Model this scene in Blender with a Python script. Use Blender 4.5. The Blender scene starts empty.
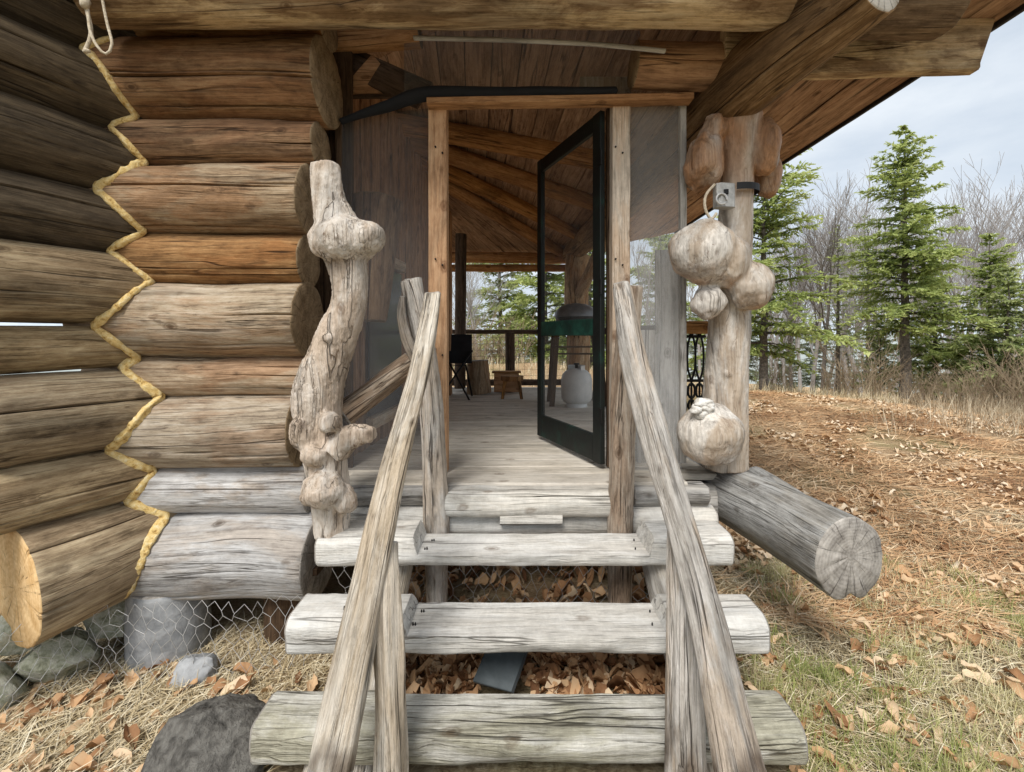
import bpy, math, random
import numpy as np
from mathutils import Vector, noise, Matrix
random.seed(7); np.random.seed(7)
C = bpy.context.scene.collection
SC = bpy.context.scene
V = Vector
F, EYE = 450.0, 1.65
def P(px, py, d):
    """a point of the surveyed photograph at depth d (metres in front of the camera)"""
    return V(((px-512)*d/F, d, EYE-(py-335)*d/F))
def n1(x, y=0.0, z=0.0): return noise.noise(V((x, y, z)))
def lerp(a, b, t): return a+(b-a)*t

# ------------------------------------------------------------------ materials
def newmat(name):
    m = bpy.data.materials.new(name); m.use_nodes = True
    nt = m.node_tree; nt.nodes.clear()
    out = nt.nodes.new('ShaderNodeOutputMaterial')
    return m, nt, out
def N(nt, t, **kw):
    n = nt.nodes.new(t)
    for k, v in kw.items():
        if k in n.inputs: n.inputs[k].default_value = v
        else: setattr(n, k, v)
    return n
def ramp(nt, fac, stops):
    r = nt.nodes.new('ShaderNodeValToRGB'); e = r.color_ramp.elements
    while len(e) < len(stops): e.new(0.5)
    for i, (p, c) in enumerate(stops):
        e[i].position = p; e[i].color = (c[0], c[1], c[2], 1) if not isinstance(c, (int, float)) else (c, c, c, 1)
    nt.links.new(fac, r.inputs[0]); return r.outputs[0]
def mixc(nt, fac, a, b, mode='MIX'):
    n = nt.nodes.new('ShaderNodeMix'); n.data_type = 'RGBA'; n.blend_type = mode
    for s, v in ((n.inputs[0], fac), (n.inputs[6], a), (n.inputs[7], b)):
        if hasattr(v, 'is_output'): nt.links.new(v, s)
        elif isinstance(v, (int, float)): s.default_value = v
        else: s.default_value = (v[0], v[1], v[2], 1)
    return n.outputs[2]
def mth(nt, op, a, b=0.0, c=0.0):
    n = nt.nodes.new('ShaderNodeMath'); n.operation = op
    for s, v in zip(n.inputs, (a, b, c)):
        if hasattr(v, 'is_output'): nt.links.new(v, s)
        else: s.default_value = v
    return n.outputs[0]
def coords(nt, attr='gc', rnd=True):
    a = N(nt, 'ShaderNodeAttribute', attribute_name=attr)
    if not rnd: return a.outputs['Vector']
    oi = N(nt, 'ShaderNodeObjectInfo')
    k = mth(nt, 'MULTIPLY', oi.outputs['Random'], 37.0)
    v = nt.nodes.new('ShaderNodeVectorMath'); v.operation = 'ADD'
    nt.links.new(a.outputs['Vector'], v.inputs[0]); nt.links.new(k, v.inputs[1])
    return v.outputs[0]
def scaled(nt, vec, s):
    m = N(nt, 'ShaderNodeMapping'); m.inputs['Scale'].default_value = s
    nt.links.new(vec, m.inputs['Vector']); return m.outputs[0]
def nz(nt, vec, scale, detail=6, rough=.6, dist=0.0):
    n = N(nt, 'ShaderNodeTexNoise', Scale=scale, Detail=detail, Roughness=rough, Distortion=dist)
    nt.links.new(vec, n.inputs['Vector']); return n.outputs[0]

def wood(name, dark, mid, light, bump=.5, crack=.8, blotch=None, blotch_amt=.5, rough=.85, var=.2, knot=(.05, .028, .015), fine=1.0, crackw=.045, saw=0.0, fleck=.6, lines=.5, contrast=.72, knots=.9, swirl=.4, tone=.75):
    m, nt, out = newmat(name); L = nt.links
    vec = coords(nt)
    # bend the grain a little so that it flows
    wv = nt.nodes.new('ShaderNodeTexNoise'); wv.inputs['Scale'].default_value = 2.2; wv.inputs['Detail'].default_value = 3
    L.new(scaled(nt, vec, (1, 1, .5)), wv.inputs['Vector'])
    va = nt.nodes.new('ShaderNodeVectorMath'); va.operation = 'MULTIPLY_ADD'
    L.new(wv.outputs[1], va.inputs[0]); va.inputs[1].default_value = (.10*swirl, .10*swirl, .3*swirl); L.new(vec, va.inputs[2])
    vec = va.outputs[0]
    g1 = nz(nt, scaled(nt, vec, (1, 1, .07)), 22*fine, 10, .72, .4)
    g2 = nz(nt, scaled(nt, vec, (1, 1, .035)), 110*fine, 6, .7, .2)
    mot = nz(nt, scaled(nt, vec, (1, 1, .45)), 30, 8, .75, .3)
    big = nz(nt, scaled(nt, vec, (1, 1, .28)), 4.5, 8, .68, .5)
    s = mth(nt, 'ADD', mth(nt, 'MULTIPLY', mot, .30), mth(nt, 'ADD', mth(nt, 'MULTIPLY', g1, .40), mth(nt, 'MULTIPLY', g2, .30)))
    c = .085/contrast
    col = ramp(nt, s, [(.487-c, dark), (.49, mid), (.493+c*1.1, light)])
    if blotch is not None:
        f = ramp(nt, big, [(.46, 0.0), (.56, 1.0)])
        bl = mixc(nt, 1.0, blotch, ramp(nt, s, [(.38, .35), (.6, 1.4)]), 'MULTIPLY')
        col = mixc(nt, mth(nt, 'MULTIPLY', f, blotch_amt), col, bl)
    tn = nz(nt, scaled(nt, vec, (1, 1, .22)), 6.5, 6, .6, .6)
    col = mixc(nt, tone, col, ramp(nt, tn, [(.34, .50), (.49, 1.0), (.66, 1.06)]), 'MULTIPLY')
    t2 = ramp(nt, nz(nt, scaled(nt, vec, (1, 1, .12)), 11, 5, .6, .5), [(.55, 0.0), (.66, 1.0)])
    col = mixc(nt, mth(nt, 'MULTIPLY', t2, .5*tone), col, light)
    # leftover bark and stains
    fk = ramp(nt, nz(nt, scaled(nt, vec, (1, 1, .2)), 20*fine, 9, .78, .8), [(.575, 0.0), (.625, 1.0)])
    fk = mth(nt, 'MULTIPLY', fk, ramp(nt, nz(nt, vec, 4.2, 4, .6), [(.46, 0.0), (.58, 1.0)]))
    col = mixc(nt, mth(nt, 'MULTIPLY', fk, fleck), col, (dark[0]*.6, dark[1]*.5, dark[2]*.42))
    if saw:
        sw = nz(nt, scaled(nt, vec, (.3, .3, 1)), 38, 5, .75, .5)
        col = mixc(nt, saw, col, ramp(nt, sw, [(.4, .35), (.6, 1.0)]), 'MULTIPLY')
    # drying checks: thin dark lines along the grain at two sizes
    def ridge(sc, zz, w, gs, g0, g1_):
        q = mth(nt, 'ABSOLUTE', mth(nt, 'SUBTRACT', nz(nt, scaled(nt, vec, (1, 1, zz)), sc, 3, .5, .1), .5))
        r = ramp(nt, q, [(0.0, 1.0), (w*.35, .8), (w, 0.0)])
        return mth(nt, 'MULTIPLY', r, ramp(nt, nz(nt, scaled(nt, vec, (1, 1, .3)), gs, 3, .6), [(g0, 0.0), (g1_, 1.0)]))
    fl = ridge(34*fine, .03, .022, 6.0, .44, .56)
    cr = ridge(8*fine, .04, .011, 3.6, .47, .53)
    col = mixc(nt, mth(nt, 'MULTIPLY', fl, lines), col, (dark[0]*.4, dark[1]*.36, dark[2]*.32))
    col = mixc(nt, mth(nt, 'MULTIPLY', cr, crack), col, (dark[0]*.18, dark[1]*.16, dark[2]*.14))
    # small branch knots
    if knots:
        vo = N(nt, 'ShaderNodeTexVoronoi', feature='F1', Scale=1.0); vo.inputs['Randomness'].default_value = 1.0
        L.new(scaled(nt, vec, (5.5, 5.5, 3.4)), vo.inputs['Vector'])
        kd = mth(nt, 'ADD', vo.outputs['Distance'], mth(nt, 'MULTIPLY', mth(nt, 'SUBTRACT', mot, .5), .12))
        kf = ramp(nt, kd, [(.0, .95), (.05, .75), (.075, .35), (.10, .6), (.15, .0)])
        col = mixc(nt, mth(nt, 'MULTIPLY', kf, knots), col, (dark[0]*.5, dark[1]*.38, dark[2]*.28))
    kn = N(nt, 'ShaderNodeAttribute', attribute_name='kn')
    kmix = mixc(nt, 1.0, knot, ramp(nt, s, [(.38, .45), (.6, 1.5)]), 'MULTIPLY')
    col = mixc(nt, mth(nt, 'MULTIPLY', kn.outputs['Fac'], .88), col, kmix)
    oi = N(nt, 'ShaderNodeObjectInfo')
    hs = N(nt, 'ShaderNodeHueSaturation')
    rv = mth(nt, 'FRACT', mth(nt, 'MULTIPLY', oi.outputs['Random'], 7.31))
    L.new(mth(nt, 'ADD', mth(nt, 'MULTIPLY', rv, var*2), 1-var), hs.inputs['Value'])
    L.new(mth(nt, 'ADD', mth(nt, 'MULTIPLY', oi.outputs['Random'], .3), .85), hs.inputs['Saturation'])
    L.new(col, hs.inputs['Color'])
    b = N(nt, 'ShaderNodeBsdfPrincipled', Roughness=rough)
    b.inputs['Specular IOR Level'].default_value = .25
    L.new(hs.outputs[0], b.inputs['Base Color'])
    h = mth(nt, 'SUBTRACT', mth(nt, 'ADD', mth(nt, 'MULTIPLY', g2, .7), mth(nt, 'ADD', mth(nt, 'MULTIPLY', g1, .9), mth(nt, 'MULTIPLY', mot, .6))),
            mth(nt, 'ADD', mth(nt, 'MULTIPLY', cr, 1.1), mth(nt, 'MULTIPLY', fl, .45)))
    bp = N(nt, 'ShaderNodeBump', Strength=min(1, bump*1.3), Distance=.014)
    L.new(h, bp.inputs['Height']); L.new(bp.outputs[0], b.inputs['Normal'])
    L.new(b.outputs[0], out.inputs[0]); return m
def endgrain(name, dark, light, ring=60):
    m, nt, out = newmat(name); L = nt.links
    vec = coords(nt, rnd=False)
    sp = N(nt, 'ShaderNodeSeparateXYZ'); L.new(vec, sp.inputs[0])
    r = mth(nt, 'SQRT', mth(nt, 'ADD', mth(nt, 'POWER', sp.outputs[0], 2.0), mth(nt, 'POWER', sp.outputs[1], 2.0)))
    wob = nz(nt, vec, 6, 4, .6)
    rr = mth(nt, 'SINE', mth(nt, 'MULTIPLY', mth(nt, 'ADD', r, mth(nt, 'MULTIPLY', wob, .06)), ring*6.28))
    ang = mth(nt, 'ARCTAN2', sp.outputs[1], sp.outputs[0])
    cb = N(nt, 'ShaderNodeCombineXYZ'); L.new(mth(nt, 'MULTIPLY', ang, 3.0), cb.inputs[0]); L.new(mth(nt, 'MULTIPLY', r, 1.3), cb.inputs[1])
    rad = nz(nt, cb.outputs[0], 3.5, 6, .7)
    ck = ramp(nt, rad, [(.575, 0.0), (.625, 1.0)])
    s = mth(nt, 'ADD', mth(nt, 'MULTIPLY', rr, .028), nz(nt, vec, 13, 10, .75))
    col = ramp(nt, s, [(.3, dark), (.68, light)])
    col = mixc(nt, mth(nt, 'MULTIPLY', ck, .8), col, (dark[0]*.4, dark[1]*.4, dark[2]*.4))
    b = N(nt, 'ShaderNodeBsdfPrincipled', Roughness=.85); b.inputs['Specular IOR Level'].default_value = .2
    L.new(col, b.inputs['Base Color'])
    bp = N(nt, 'ShaderNodeBump', Strength=.5, Distance=.008)
    L.new(mth(nt, 'SUBTRACT', s, mth(nt, 'MULTIPLY', ck, .8)), bp.inputs['Height']); L.new(bp.outputs[0], b.inputs['Normal'])
    L.new(b.outputs[0], out.inputs[0]); return m
def speckle(name, stops, scale=8, rough=.85, bump=.4, metal=0.0, dist=.02, detail=8, attr=None, spec=.3):
    m, nt, out = newmat(name); L = nt.links
    tc = N(nt, 'ShaderNodeTexCoord'); vec = tc.outputs['Object']
    s = nz(nt, vec, scale, detail, .65, .3)
    col = ramp(nt, s, stops)
    b = N(nt, 'ShaderNodeBsdfPrincipled', Roughness=rough, Metallic=metal); b.inputs['Specular IOR Level'].default_value = spec
    L.new(col, b.inputs['Base Color'])
    if bump:
        bp = N(nt, 'ShaderNodeBump', Strength=bump, Distance=dist); L.new(s, bp.inputs['Height']); L.new(bp.outputs[0], b.inputs['Normal'])
    L.new(b.outputs[0], out.inputs[0]); return m
def attrmat(name, stops, trans=.0, rough=.8, noise_scale=30):
    """colour picked per blade or leaf from the 'rnd' attribute"""
    m, nt, out = newmat(name); L = nt.links
    a = N(nt, 'ShaderNodeAttribute', attribute_name='rnd')
    tc = N(nt, 'ShaderNodeTexCoord')
    s = mth(nt, 'ADD', a.outputs['Fac'], mth(nt, 'MULTIPLY', mth(nt, 'SUBTRACT', nz(nt, tc.outputs['Object'], noise_scale, 3), .5), .25))
    col = ramp(nt, s, stops)
    d = N(nt, 'ShaderNodeBsdfPrincipled', Roughness=rough); d.inputs['Specular IOR Level'].default_value = .2
    L.new(col, d.inputs['Base Color'])
    if trans:
        t = N(nt, 'ShaderNodeBsdfTranslucent'); L.new(col, t.inputs[0])
        mx = N(nt, 'ShaderNodeMixShader'); mx.inputs[0].default_value = trans
        L.new(d.outputs[0], mx.inputs[1]); L.new(t.outputs[0], mx.inputs[2]); L.new(mx.outputs[0], out.inputs[0])
    else: L.new(d.outputs[0], out.inputs[0])
    return m
def plain(name, c, rough=.5, metal=0.0, spec=.4):
    return speckle(name, [(.3, tuple(x*.75 for x in c)), (.7, tuple(min(1, x*1.2) for x in c))], 14, rough, .12, metal, .004, 5, spec=spec)
def screenmat(name, c, opacity):
    m, nt, out = newmat(name); L = nt.links
    tc = N(nt, 'ShaderNodeTexCoord')
    s = nz(nt, tc.outputs['Object'], 2.5, 5, .6)
    d = N(nt, 'ShaderNodeBsdfDiffuse', Roughness=1.0); d.inputs[0].default_value = (*c, 1)
    t = N(nt, 'ShaderNodeBsdfTransparent')
    mx = N(nt, 'ShaderNodeMixShader')
    L.new(mth(nt, 'ADD', mth(nt, 'MULTIPLY', mth(nt, 'SUBTRACT', s, .5), .3), opacity), mx.inputs[0])
    L.new(t.outputs[0], mx.inputs[1]); L.new(d.outputs[0], mx.inputs[2]); L.new(mx.outputs[0], out.inputs[0])
    return m

M = {}
M['log_brown'] = wood('log_brown', (.085, .042, .018), (.30, .165, .072), (.52, .32, .155), blotch=(.25, .11, .04), blotch_amt=.7)
M['log_tan'] = wood('log_tan', (.14, .10, .07), (.46, .37, .265), (.68, .60, .49), blotch=(.37, .22, .12), blotch_amt=.6)
M['log_mid'] = wood('log_mid', (.12, .075, .045), (.38, .27, .165), (.60, .49, .35), blotch=(.33, .165, .07), blotch_amt=.65)
M['log_gray'] = wood('log_gray', (.18, .165, .155), (.47, .46, .45), (.66, .66, .655), blotch=(.33, .24, .155), blotch_amt=.5)
M['log_side'] = wood('log_side', (.10, .066, .036), (.42, .315, .19), (.66, .55, .37), blotch=(.19, .125, .07), blotch_amt=.6)
M['log_side_shaded'] = wood('log_side_shaded', (.035, .025, .015), (.105, .076, .045), (.20, .15, .09), blotch=(.07, .05, .03), blotch_amt=.5)  # side logs again, with the shadow on the upper ones put into the colour
M['pale'] = wood('pale', (.20, .175, .145), (.53, .48, .41), (.74, .70, .64), blotch=(.50, .38, .22), blotch_amt=.45, var=.1)
M['drift'] = wood('drift', (.30, .23, .17), (.68, .61, .53), (.84, .80, .75), blotch=(.46, .31, .19), blotch_amt=.5, var=.05, bump=.8, fine=1.1, crack=.5, fleck=.85, swirl=1.2, lines=.5)
M['step'] = wood('step', (.32, .30, .275), (.66, .645, .605), (.79, .78, .75), blotch=(.47, .42, .345), blotch_amt=.4, var=.06, bump=.4, crack=.7, saw=.14, fleck=.3, lines=.35, contrast=.6, tone=.45)
M['stepmoss'] = wood('stepmoss', (.22, .205, .165), (.55, .53, .47), (.73, .715, .66), blotch=(.30, .275, .15), blotch_amt=.5, var=.04, bump=.6, saw=.16, fleck=.5)
M['railpole'] = wood('railpole', (.23, .185, .135), (.66, .59, .495), (.84, .80, .72), blotch=(.46, .335, .20), blotch_amt=.5, var=.08, bump=.9, fine=1.2, fleck=.8)
M['railgray'] = wood('railgray', (.20, .175, .15), (.53, .49, .44), (.74, .71, .665), blotch=(.44, .31, .19), blotch_amt=.5, var=.08, bump=.9, fine=1.2, fleck=.8)
M['cedar'] = wood('cedar', (.14, .10, .07), (.43, .35, .275), (.64, .565, .475), blotch=(.36, .235, .15), blotch_amt=.55, var=.1, bump=1.0, crack=.95, fine=1.5, lines=.9)
M['plate'] = wood('plate', (.06, .036, .018), (.215, .14, .08), (.42, .30, .185), blotch=(.12, .07, .035), blotch_amt=.65, var=.08)
M['purlin'] = wood('purlin', (.20, .115, .05), (.62, .45, .25), (.82, .67, .44), blotch=(.17, .085, .035), blotch_amt=.75, var=.05, fleck=.85)
M['roofboard'] = wood('roofboard', (.12, .062, .035), (.36, .22, .135), (.54, .37, .25), blotch=(.22, .12, .065), blotch_amt=.5, var=.15, bump=.3)
M['rafter'] = wood('rafter', (.14, .066, .03), (.42, .225, .105), (.60, .365, .19), blotch=(.26, .125, .055), blotch_amt=.5, var=.12, bump=.3)
M['frame_orange'] = wood('frame_orange', (.24, .11, .045), (.54, .31, .16), (.70, .48, .29), blotch=(.46, .25, .12), blotch_amt=.6, var=.04, bump=.25, crack=.3)
M['frame'] = wood('frame', (.26, .16, .09), (.55, .40, .27), (.72, .58, .44), blotch=(.58, .51, .42), blotch_amt=.7, var=.06, bump=.25, crack=.3)
M['deckboard'] = wood('deckboard', (.26, .23, .19), (.56, .51, .435), (.68, .635, .56), blotch=(.38, .33, .25), blotch_amt=.4, var=.12, bump=.2, crack=.4, contrast=.6, fleck=.3, lines=.35, tone=.4)
M['graywood'] = wood('graywood', (.17, .16, .15), (.47, .455, .43), (.58, .56, .53), blotch=(.33, .29, .23), blotch_amt=.4, var=.12)
M['darkwood'] = wood('darkwood', (.03, .019, .012), (.09, .056, .034), (.16, .105, .07), var=.15)
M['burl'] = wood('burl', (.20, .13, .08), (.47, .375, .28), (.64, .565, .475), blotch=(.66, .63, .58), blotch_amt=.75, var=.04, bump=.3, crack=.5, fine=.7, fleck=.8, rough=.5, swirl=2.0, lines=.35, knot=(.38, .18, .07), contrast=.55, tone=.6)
M['beamgray'] = wood('beamgray', (.12, .115, .105), (.36, .355, .34), (.57, .57, .555), blotch=(.29, .25, .19), blotch_amt=.45, var=.05, bump=.7)
M['end_gray'] = endgrain('end_gray', (.13, .115, .10), (.50, .465, .42))
M['end_brown'] = endgrain('end_brown', (.13, .085, .045), (.38, .28, .17))
M['end_fresh'] = endgrain('end_fresh', (.52, .30, .11), (.86, .62, .34), 40)
M['end_pale'] = endgrain('end_pale', (.5, .47, .42), (.8, .77, .72))
M['end_dark'] = endgrain('end_dark', (.05, .04, .03), (.20, .16, .12))
M['caulk'] = speckle('caulk', [(.34, (.40, .23, .07)), (.43, (.74, .51, .19)), (.56, (.86, .66, .31)), (.68, (.92, .79, .52))], 42, .95, .8, dist=.02)
M['black'] = plain('black', (.012, .012, .013), .6)
M['blackcloth'] = plain('blackcloth', (.012, .013, .016), .9)
M['iron'] = plain('iron', (.02, .02, .02), .45, .6)
M['doorgreen'] = speckle('doorgreen', [(.35, (.007, .008, .008)), (.56, (.008, .012, .011)), (.72, (.010, .045, .033))], 5, .5, .2)
M['railgreen'] = speckle('railgreen', [(.35, (.008, .022, .018)), (.5, (.010, .045, .034)), (.66, (.02, .085, .062)), (.78, (.05, .06, .05))], 8, .5, .2)
M['screen'] = screenmat('screen', (.10, .10, .10), .42)
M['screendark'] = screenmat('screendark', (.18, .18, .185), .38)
M['screen_lit'] = screenmat('screen_lit', (.52, .52, .51), .34)  # same mesh, the stronger light on the right panel put into its grey
M['screendoor'] = screenmat('screendoor', (.10, .10, .10), .16)
M['wire'] = plain('wire', (.58, .58, .57), .45, .3)
M['rope'] = speckle('rope', [(.3, (.45, .36, .24)), (.7, (.78, .70, .56))], 60, .9, .5)
M['stone'] = speckle('stone', [(.3, (.045, .045, .04)), (.5, (.13, .125, .11)), (.68, (.27, .26, .24)), (.8, (.40, .40, .36))], 9, .9, .9)
M['boulder'] = speckle('boulder', [(.3, (.05, .047, .041)), (.45, (.125, .117, .105)), (.54, (.19, .18, .16)), (.60, (.21, .20, .18)), (.74, (.31, .30, .265))], 20, .85, 1.0, dist=.05)
M['mossstone'] = speckle('mossstone', [(.3, (.16, .165, .11)), (.45, (.36, .37, .27)), (.55, (.47, .47, .38)), (.7, (.58, .57, .48))], 26, .9, .8)
M['concrete'] = speckle('concrete', [(.3, (.20, .21, .22)), (.55, (.37, .38, .39)), (.75, (.50, .51, .52))], 12, .9, .5)
M['slate'] = speckle('slate', [(.35, (.035, .045, .05)), (.65, (.075, .09, .098))], 6, .45, .1)
M['tank'] = speckle('tank', [(.3, (.52, .53, .52)), (.66, (.70, .70, .68)), (.72, (.40, .24, .12))], 5, .4, .05)
M['gray_metal'] = speckle('gray_metal', [(.3, (.30, .30, .29)), (.7, (.55, .55, .53))], 30, .5, .3, .3)
M['lid'] = plain('lid', (.16, .165, .17), .45, .5)
M['white_fungus'] = speckle('white_fungus', [(.3, (.42, .38, .32)), (.6, (.80, .78, .74))], 25, .9, .8)

# ------------------------------------------------------------------ mesh building
class MB:
    def __init__(s): s.v = []; s.f = []; s.gc = []; s.kn = []; s.mi = []
    def vert(s, p, g, k=0.0):
        s.v.append(V(p)); s.gc.append(tuple(g)); s.kn.append(k); return len(s.v)-1
    def face(s, ids, mi=0): s.f.append(tuple(ids)); s.mi.append(mi)
    def build(s, name, mats, parent=None, smooth=True, origin=None, sharp=None):
        if not isinstance(mats, (list, tuple)): mats = [mats]
        if parent is not None: o0 = W(parent)
        elif origin is not None: o0 = V(origin)
        else:
            xs = [p.x for p in s.v]; ys = [p.y for p in s.v]; zs = [p.z for p in s.v]
            o0 = V(((min(xs)+max(xs))/2, (min(ys)+max(ys))/2, min(zs)))
        me = bpy.data.meshes.new(name)
        me.from_pydata([tuple(p-o0) for p in s.v], [], s.f)
        a = me.attributes.new('gc', 'FLOAT_VECTOR', 'POINT'); a.data.foreach_set('vector', np.array(s.gc, dtype=np.float32).ravel())
        a = me.attributes.new('kn', 'FLOAT', 'POINT'); a.data.foreach_set('value', np.array(s.kn, dtype=np.float32))
        for m in mats: me.materials.append(m)
        me.polygons.foreach_set('material_index', s.mi)
        me.polygons.foreach_set('use_smooth', [smooth]*len(s.f))
        me.update()
        if sharp: me.set_sharp_from_angle(angle=math.radians(sharp))
        o = bpy.data.objects.new(name, me); C.objects.link(o)
        if parent is not None: o.parent = parent
        else: o.location = o0
        WL[o.name] = o0
        return o
WL = {}
def W(o): return WL[o.name]
def thing(name, label, cat, loc, group=None):
    o = bpy.data.objects.new(name, None); C.objects.link(o); o.location = loc; WL[o.name] = V(loc)
    o.empty_display_size = .1
    return tag(o, label, cat, group)
def tag(o, label, cat, group=None):
    o['label'] = label; o['category'] = cat
    if group: o['group'] = group
    return o
def kind(o, k): o['kind'] = k; return o

def frames(pts):
    pts = [V(p) for p in pts]; T = []
    for i in range(len(pts)):
        a = pts[max(0, i-1)]; b = pts[min(len(pts)-1, i+1)]; T.append((b-a).normalized())
    ref = V((0, 0, 1)) if abs(T[0].z) < .8 else V((0, -1, 0))
    u = (ref - T[0]*ref.dot(T[0])).normalized(); out = []
    for t in T:
        u = (u - t*u.dot(t)).normalized(); out.append((t, u, t.cross(u)))
    return out
def resample(pts, radii, step):
    """smooth Catmull-Rom through the points"""
    pts = [V(p) for p in pts]; n = len(pts); P2 = []; R2 = []
    for i in range(n-1):
        p0 = pts[max(0, i-1)]; p1 = pts[i]; p2 = pts[i+1]; p3 = pts[min(n-1, i+2)]
        k = max(1, int((p2-p1).length/step))
        for j in range(k):
            t = j/k
            P2.append(.5*((2*p1)+(p2-p0)*t+(2*p0-5*p1+4*p2-p3)*t*t+(3*p1-p0-3*p2+p3)*t**3))
            R2.append(lerp(radii[i], radii[i+1], t*t*(3-2*t)))
    P2.append(pts[-1]); R2.append(radii[-1]); return P2, R2
def tube(m, pts, radii, seg=16, lo=.04, hi=.003, cracks=(), knots=(), cap=True, endmi=1, mi=0, step=None, seed=None, flat=None, cut=None):
    if isinstance(radii, (int, float)): radii = [radii]*len(pts)
    if step: pts, radii = resample(pts, radii, step)
    fr = frames(pts); seed = random.uniform(0, 90) if seed is None else seed
    th = [2*math.pi*i/seg for i in range(seg)]
    for c, _ in cracks:
        for e in (-.05, -.018, 0, .018, .05): th.append((c+e) % (2*math.pi))
    th.sort(); ns = len(th)
    rings = []; s = 0.0; tot = sum((pts[i+1]-pts[i]).length for i in range(len(pts)-1))
    for i, p in enumerate(pts):
        if i: s += (pts[i]-pts[i-1]).length
        t, u, w = fr[i]; ring = []
        tw = .12*n1(s*1.3, seed)
        for a in th:
            ca, sa = math.cos(a), math.sin(a); r = radii[i]; k = 0.0
            r *= 1 + lo*n1(ca*1.1+seed, sa*1.1, s*1.6) + lo*.5*n1(ca*2.3+seed, sa*2.3+9, s*3.7)
            if hi: r += hi*n1(ca*r*28+seed, sa*r*28, s*2.2)*1.6
            if flat: r = flat(a, r)
            for c, dep in cracks:
                e = abs((a-c+math.pi) % (2*math.pi)-math.pi)
                if e < .03:
                    g = max(0.0, min(1.0, .5+2.2*n1(s*1.1, c*7+seed)))
                    r -= dep*g*(1-e/.03)**.7
                    if e < .01: k = max(k, .9*g)
            for (ks, ka, kr, kh) in knots:
                e = abs((a-ka+math.pi) % (2*math.pi)-math.pi)*radii[i]
                q = math.exp(-((s-ks)**2*.6+e*e)/(kr*kr))
                r += kh*q
                k = max(k, min(1.0, math.exp(-((s-ks)**2*.6+e*e)/(kr*kr*.22))*.9))
            a2 = a+tw
            pos = p+(u*math.cos(a2)+w*math.sin(a2))*r
            if cut: pos = cut(pos, s/tot if tot else 0)
            ring.append(m.vert(pos, (ca*r, sa*r, s), k))
        rings.append(ring)
    for i in range(len(rings)-1):
        for j in range(ns):
            a, b = rings[i], rings[i+1]; j2 = (j+1) % ns
            m.face((a[j], a[j2], b[j2], b[j]), mi)
    if cap:
        for ring, p, sgn, (t, u, w), sv in ((rings[0], pts[0], -1, fr[0], 0.0), (rings[-1], pts[-1], 1, fr[-1], s)):
            prev = None; c = sum((m.v[i] for i in ring), V())/ns
            for q, off in ((.97, .006), (.6, .009), (.25, .008)):
                cur = []
                for i in ring:
                    g = m.gc[i]; d = (m.v[i]-c)*q
                    h = off + .006*n1(g[0]*22+seed, g[1]*22, 3.1)*(1-q*.4)
                    cur.append(m.vert(c+d+t*(sgn*h), (g[0]*q, g[1]*q, sv)))
                src = prev or ring
                for j in range(ns):
                    j2 = (j+1) % ns
                    fc = (src[j2], src[j], cur[j], cur[j2]) if sgn < 0 else (src[j], src[j2], cur[j2], cur[j])
                    m.face(fc, endmi)
                prev = cur
            ce = m.vert(c+t*(sgn*.009), (0, 0, sv))
            for j in range(ns):
                j2 = (j+1) % ns
                m.face((prev[j2], prev[j], ce) if sgn < 0 else (prev[j], prev[j2], ce), endmi)
    return m
def rknots(L, n, r):
    return [(random.uniform(.05, .95)*L, random.uniform(0, 6.28), random.uniform(.014, .026), random.uniform(.003, .010)*min(1, r/.1)) for _ in range(n)]
def log(name, p0, p1, r0, r1, mats, parent=None, seg=44, step=.035, lo=.05, hi=.003, ncrack=2, nknot=3, cdep=.02, sag=.0, flat=None, cut=None, cracks=None, seed=None):
    p0, p1 = V(p0), V(p1); L = (p1-p0).length; n = max(2, int(L/step))
    sd = random.uniform(0, 50); pts = []; rr = []
    for i in range(n+1):
        t = i/n; q = p0.lerp(p1, t)
        q = q+V((n1(t*2*L+sd), n1(t*2*L, sd), n1(t*2*L, 5, sd)))*.012*min(1, r0/.1)
        q.z -= sag*math.sin(math.pi*t)
        pts.append(q); rr.append(lerp(r0, r1, t))
    m = MB()
    cr = cracks if cracks is not None else [(random.uniform(0, 6.28), random.uniform(.5, 1)*cdep) for _ in range(ncrack)]
    tube(m, pts, rr, seg, lo, hi, cr, rknots(L, nknot, r0), flat=flat, cut=cut, seed=seed)
    return m.build(name, mats, parent, sharp=60)
def plank(m, p0, p1, wv, tv, bev=.004, n=None, wob=.004, mi=0, taper=1.0):
    """a sawn board: centre line p0..p1, full width vector wv, full thickness vector tv"""
    p0, p1, wv, tv = V(p0), V(p1), V(wv), V(tv); L = (p1-p0).length
    n = n or max(1, int(L/.15)); w, t = wv.length, tv.length; wu, tu = wv.normalized(), tv.normalized()
    bev = min(bev, w*.3, t*.3); sd = random.uniform(0, 80)
    sec = [(-w/2+bev, -t/2), (w/2-bev, -t/2), (w/2, -t/2+bev), (w/2, t/2-bev), (w/2-bev, t/2), (-w/2+bev, t/2), (-w/2, t/2-bev), (-w/2, -t/2+bev)]
    rings = []
    for i in range(n+1):
        f = i/n; c = p0.lerp(p1, f); k = lerp(1, taper, f)
        e = wob*n1(f*L*1.7, sd); e2 = wob*n1(f*L*1.7, sd+9); r = []
        for a, b in sec:
            jx = wob*.6*n1(f*L*6, a*30+sd, b*30)
            r.append(m.vert(c+wu*(a*k+e+jx)+tu*(b+e2), (a+sd, b+sd*.3, f*L+sd)))
        rings.append(r)
    for i in range(n):
        for j in range(8):
            j2 = (j+1) % 8; m.face((rings[i][j], rings[i][j2], rings[i+1][j2], rings[i+1][j]), mi)
    m.face(rings[0][::-1], mi); m.face(rings[-1], mi)
    return m
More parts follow.
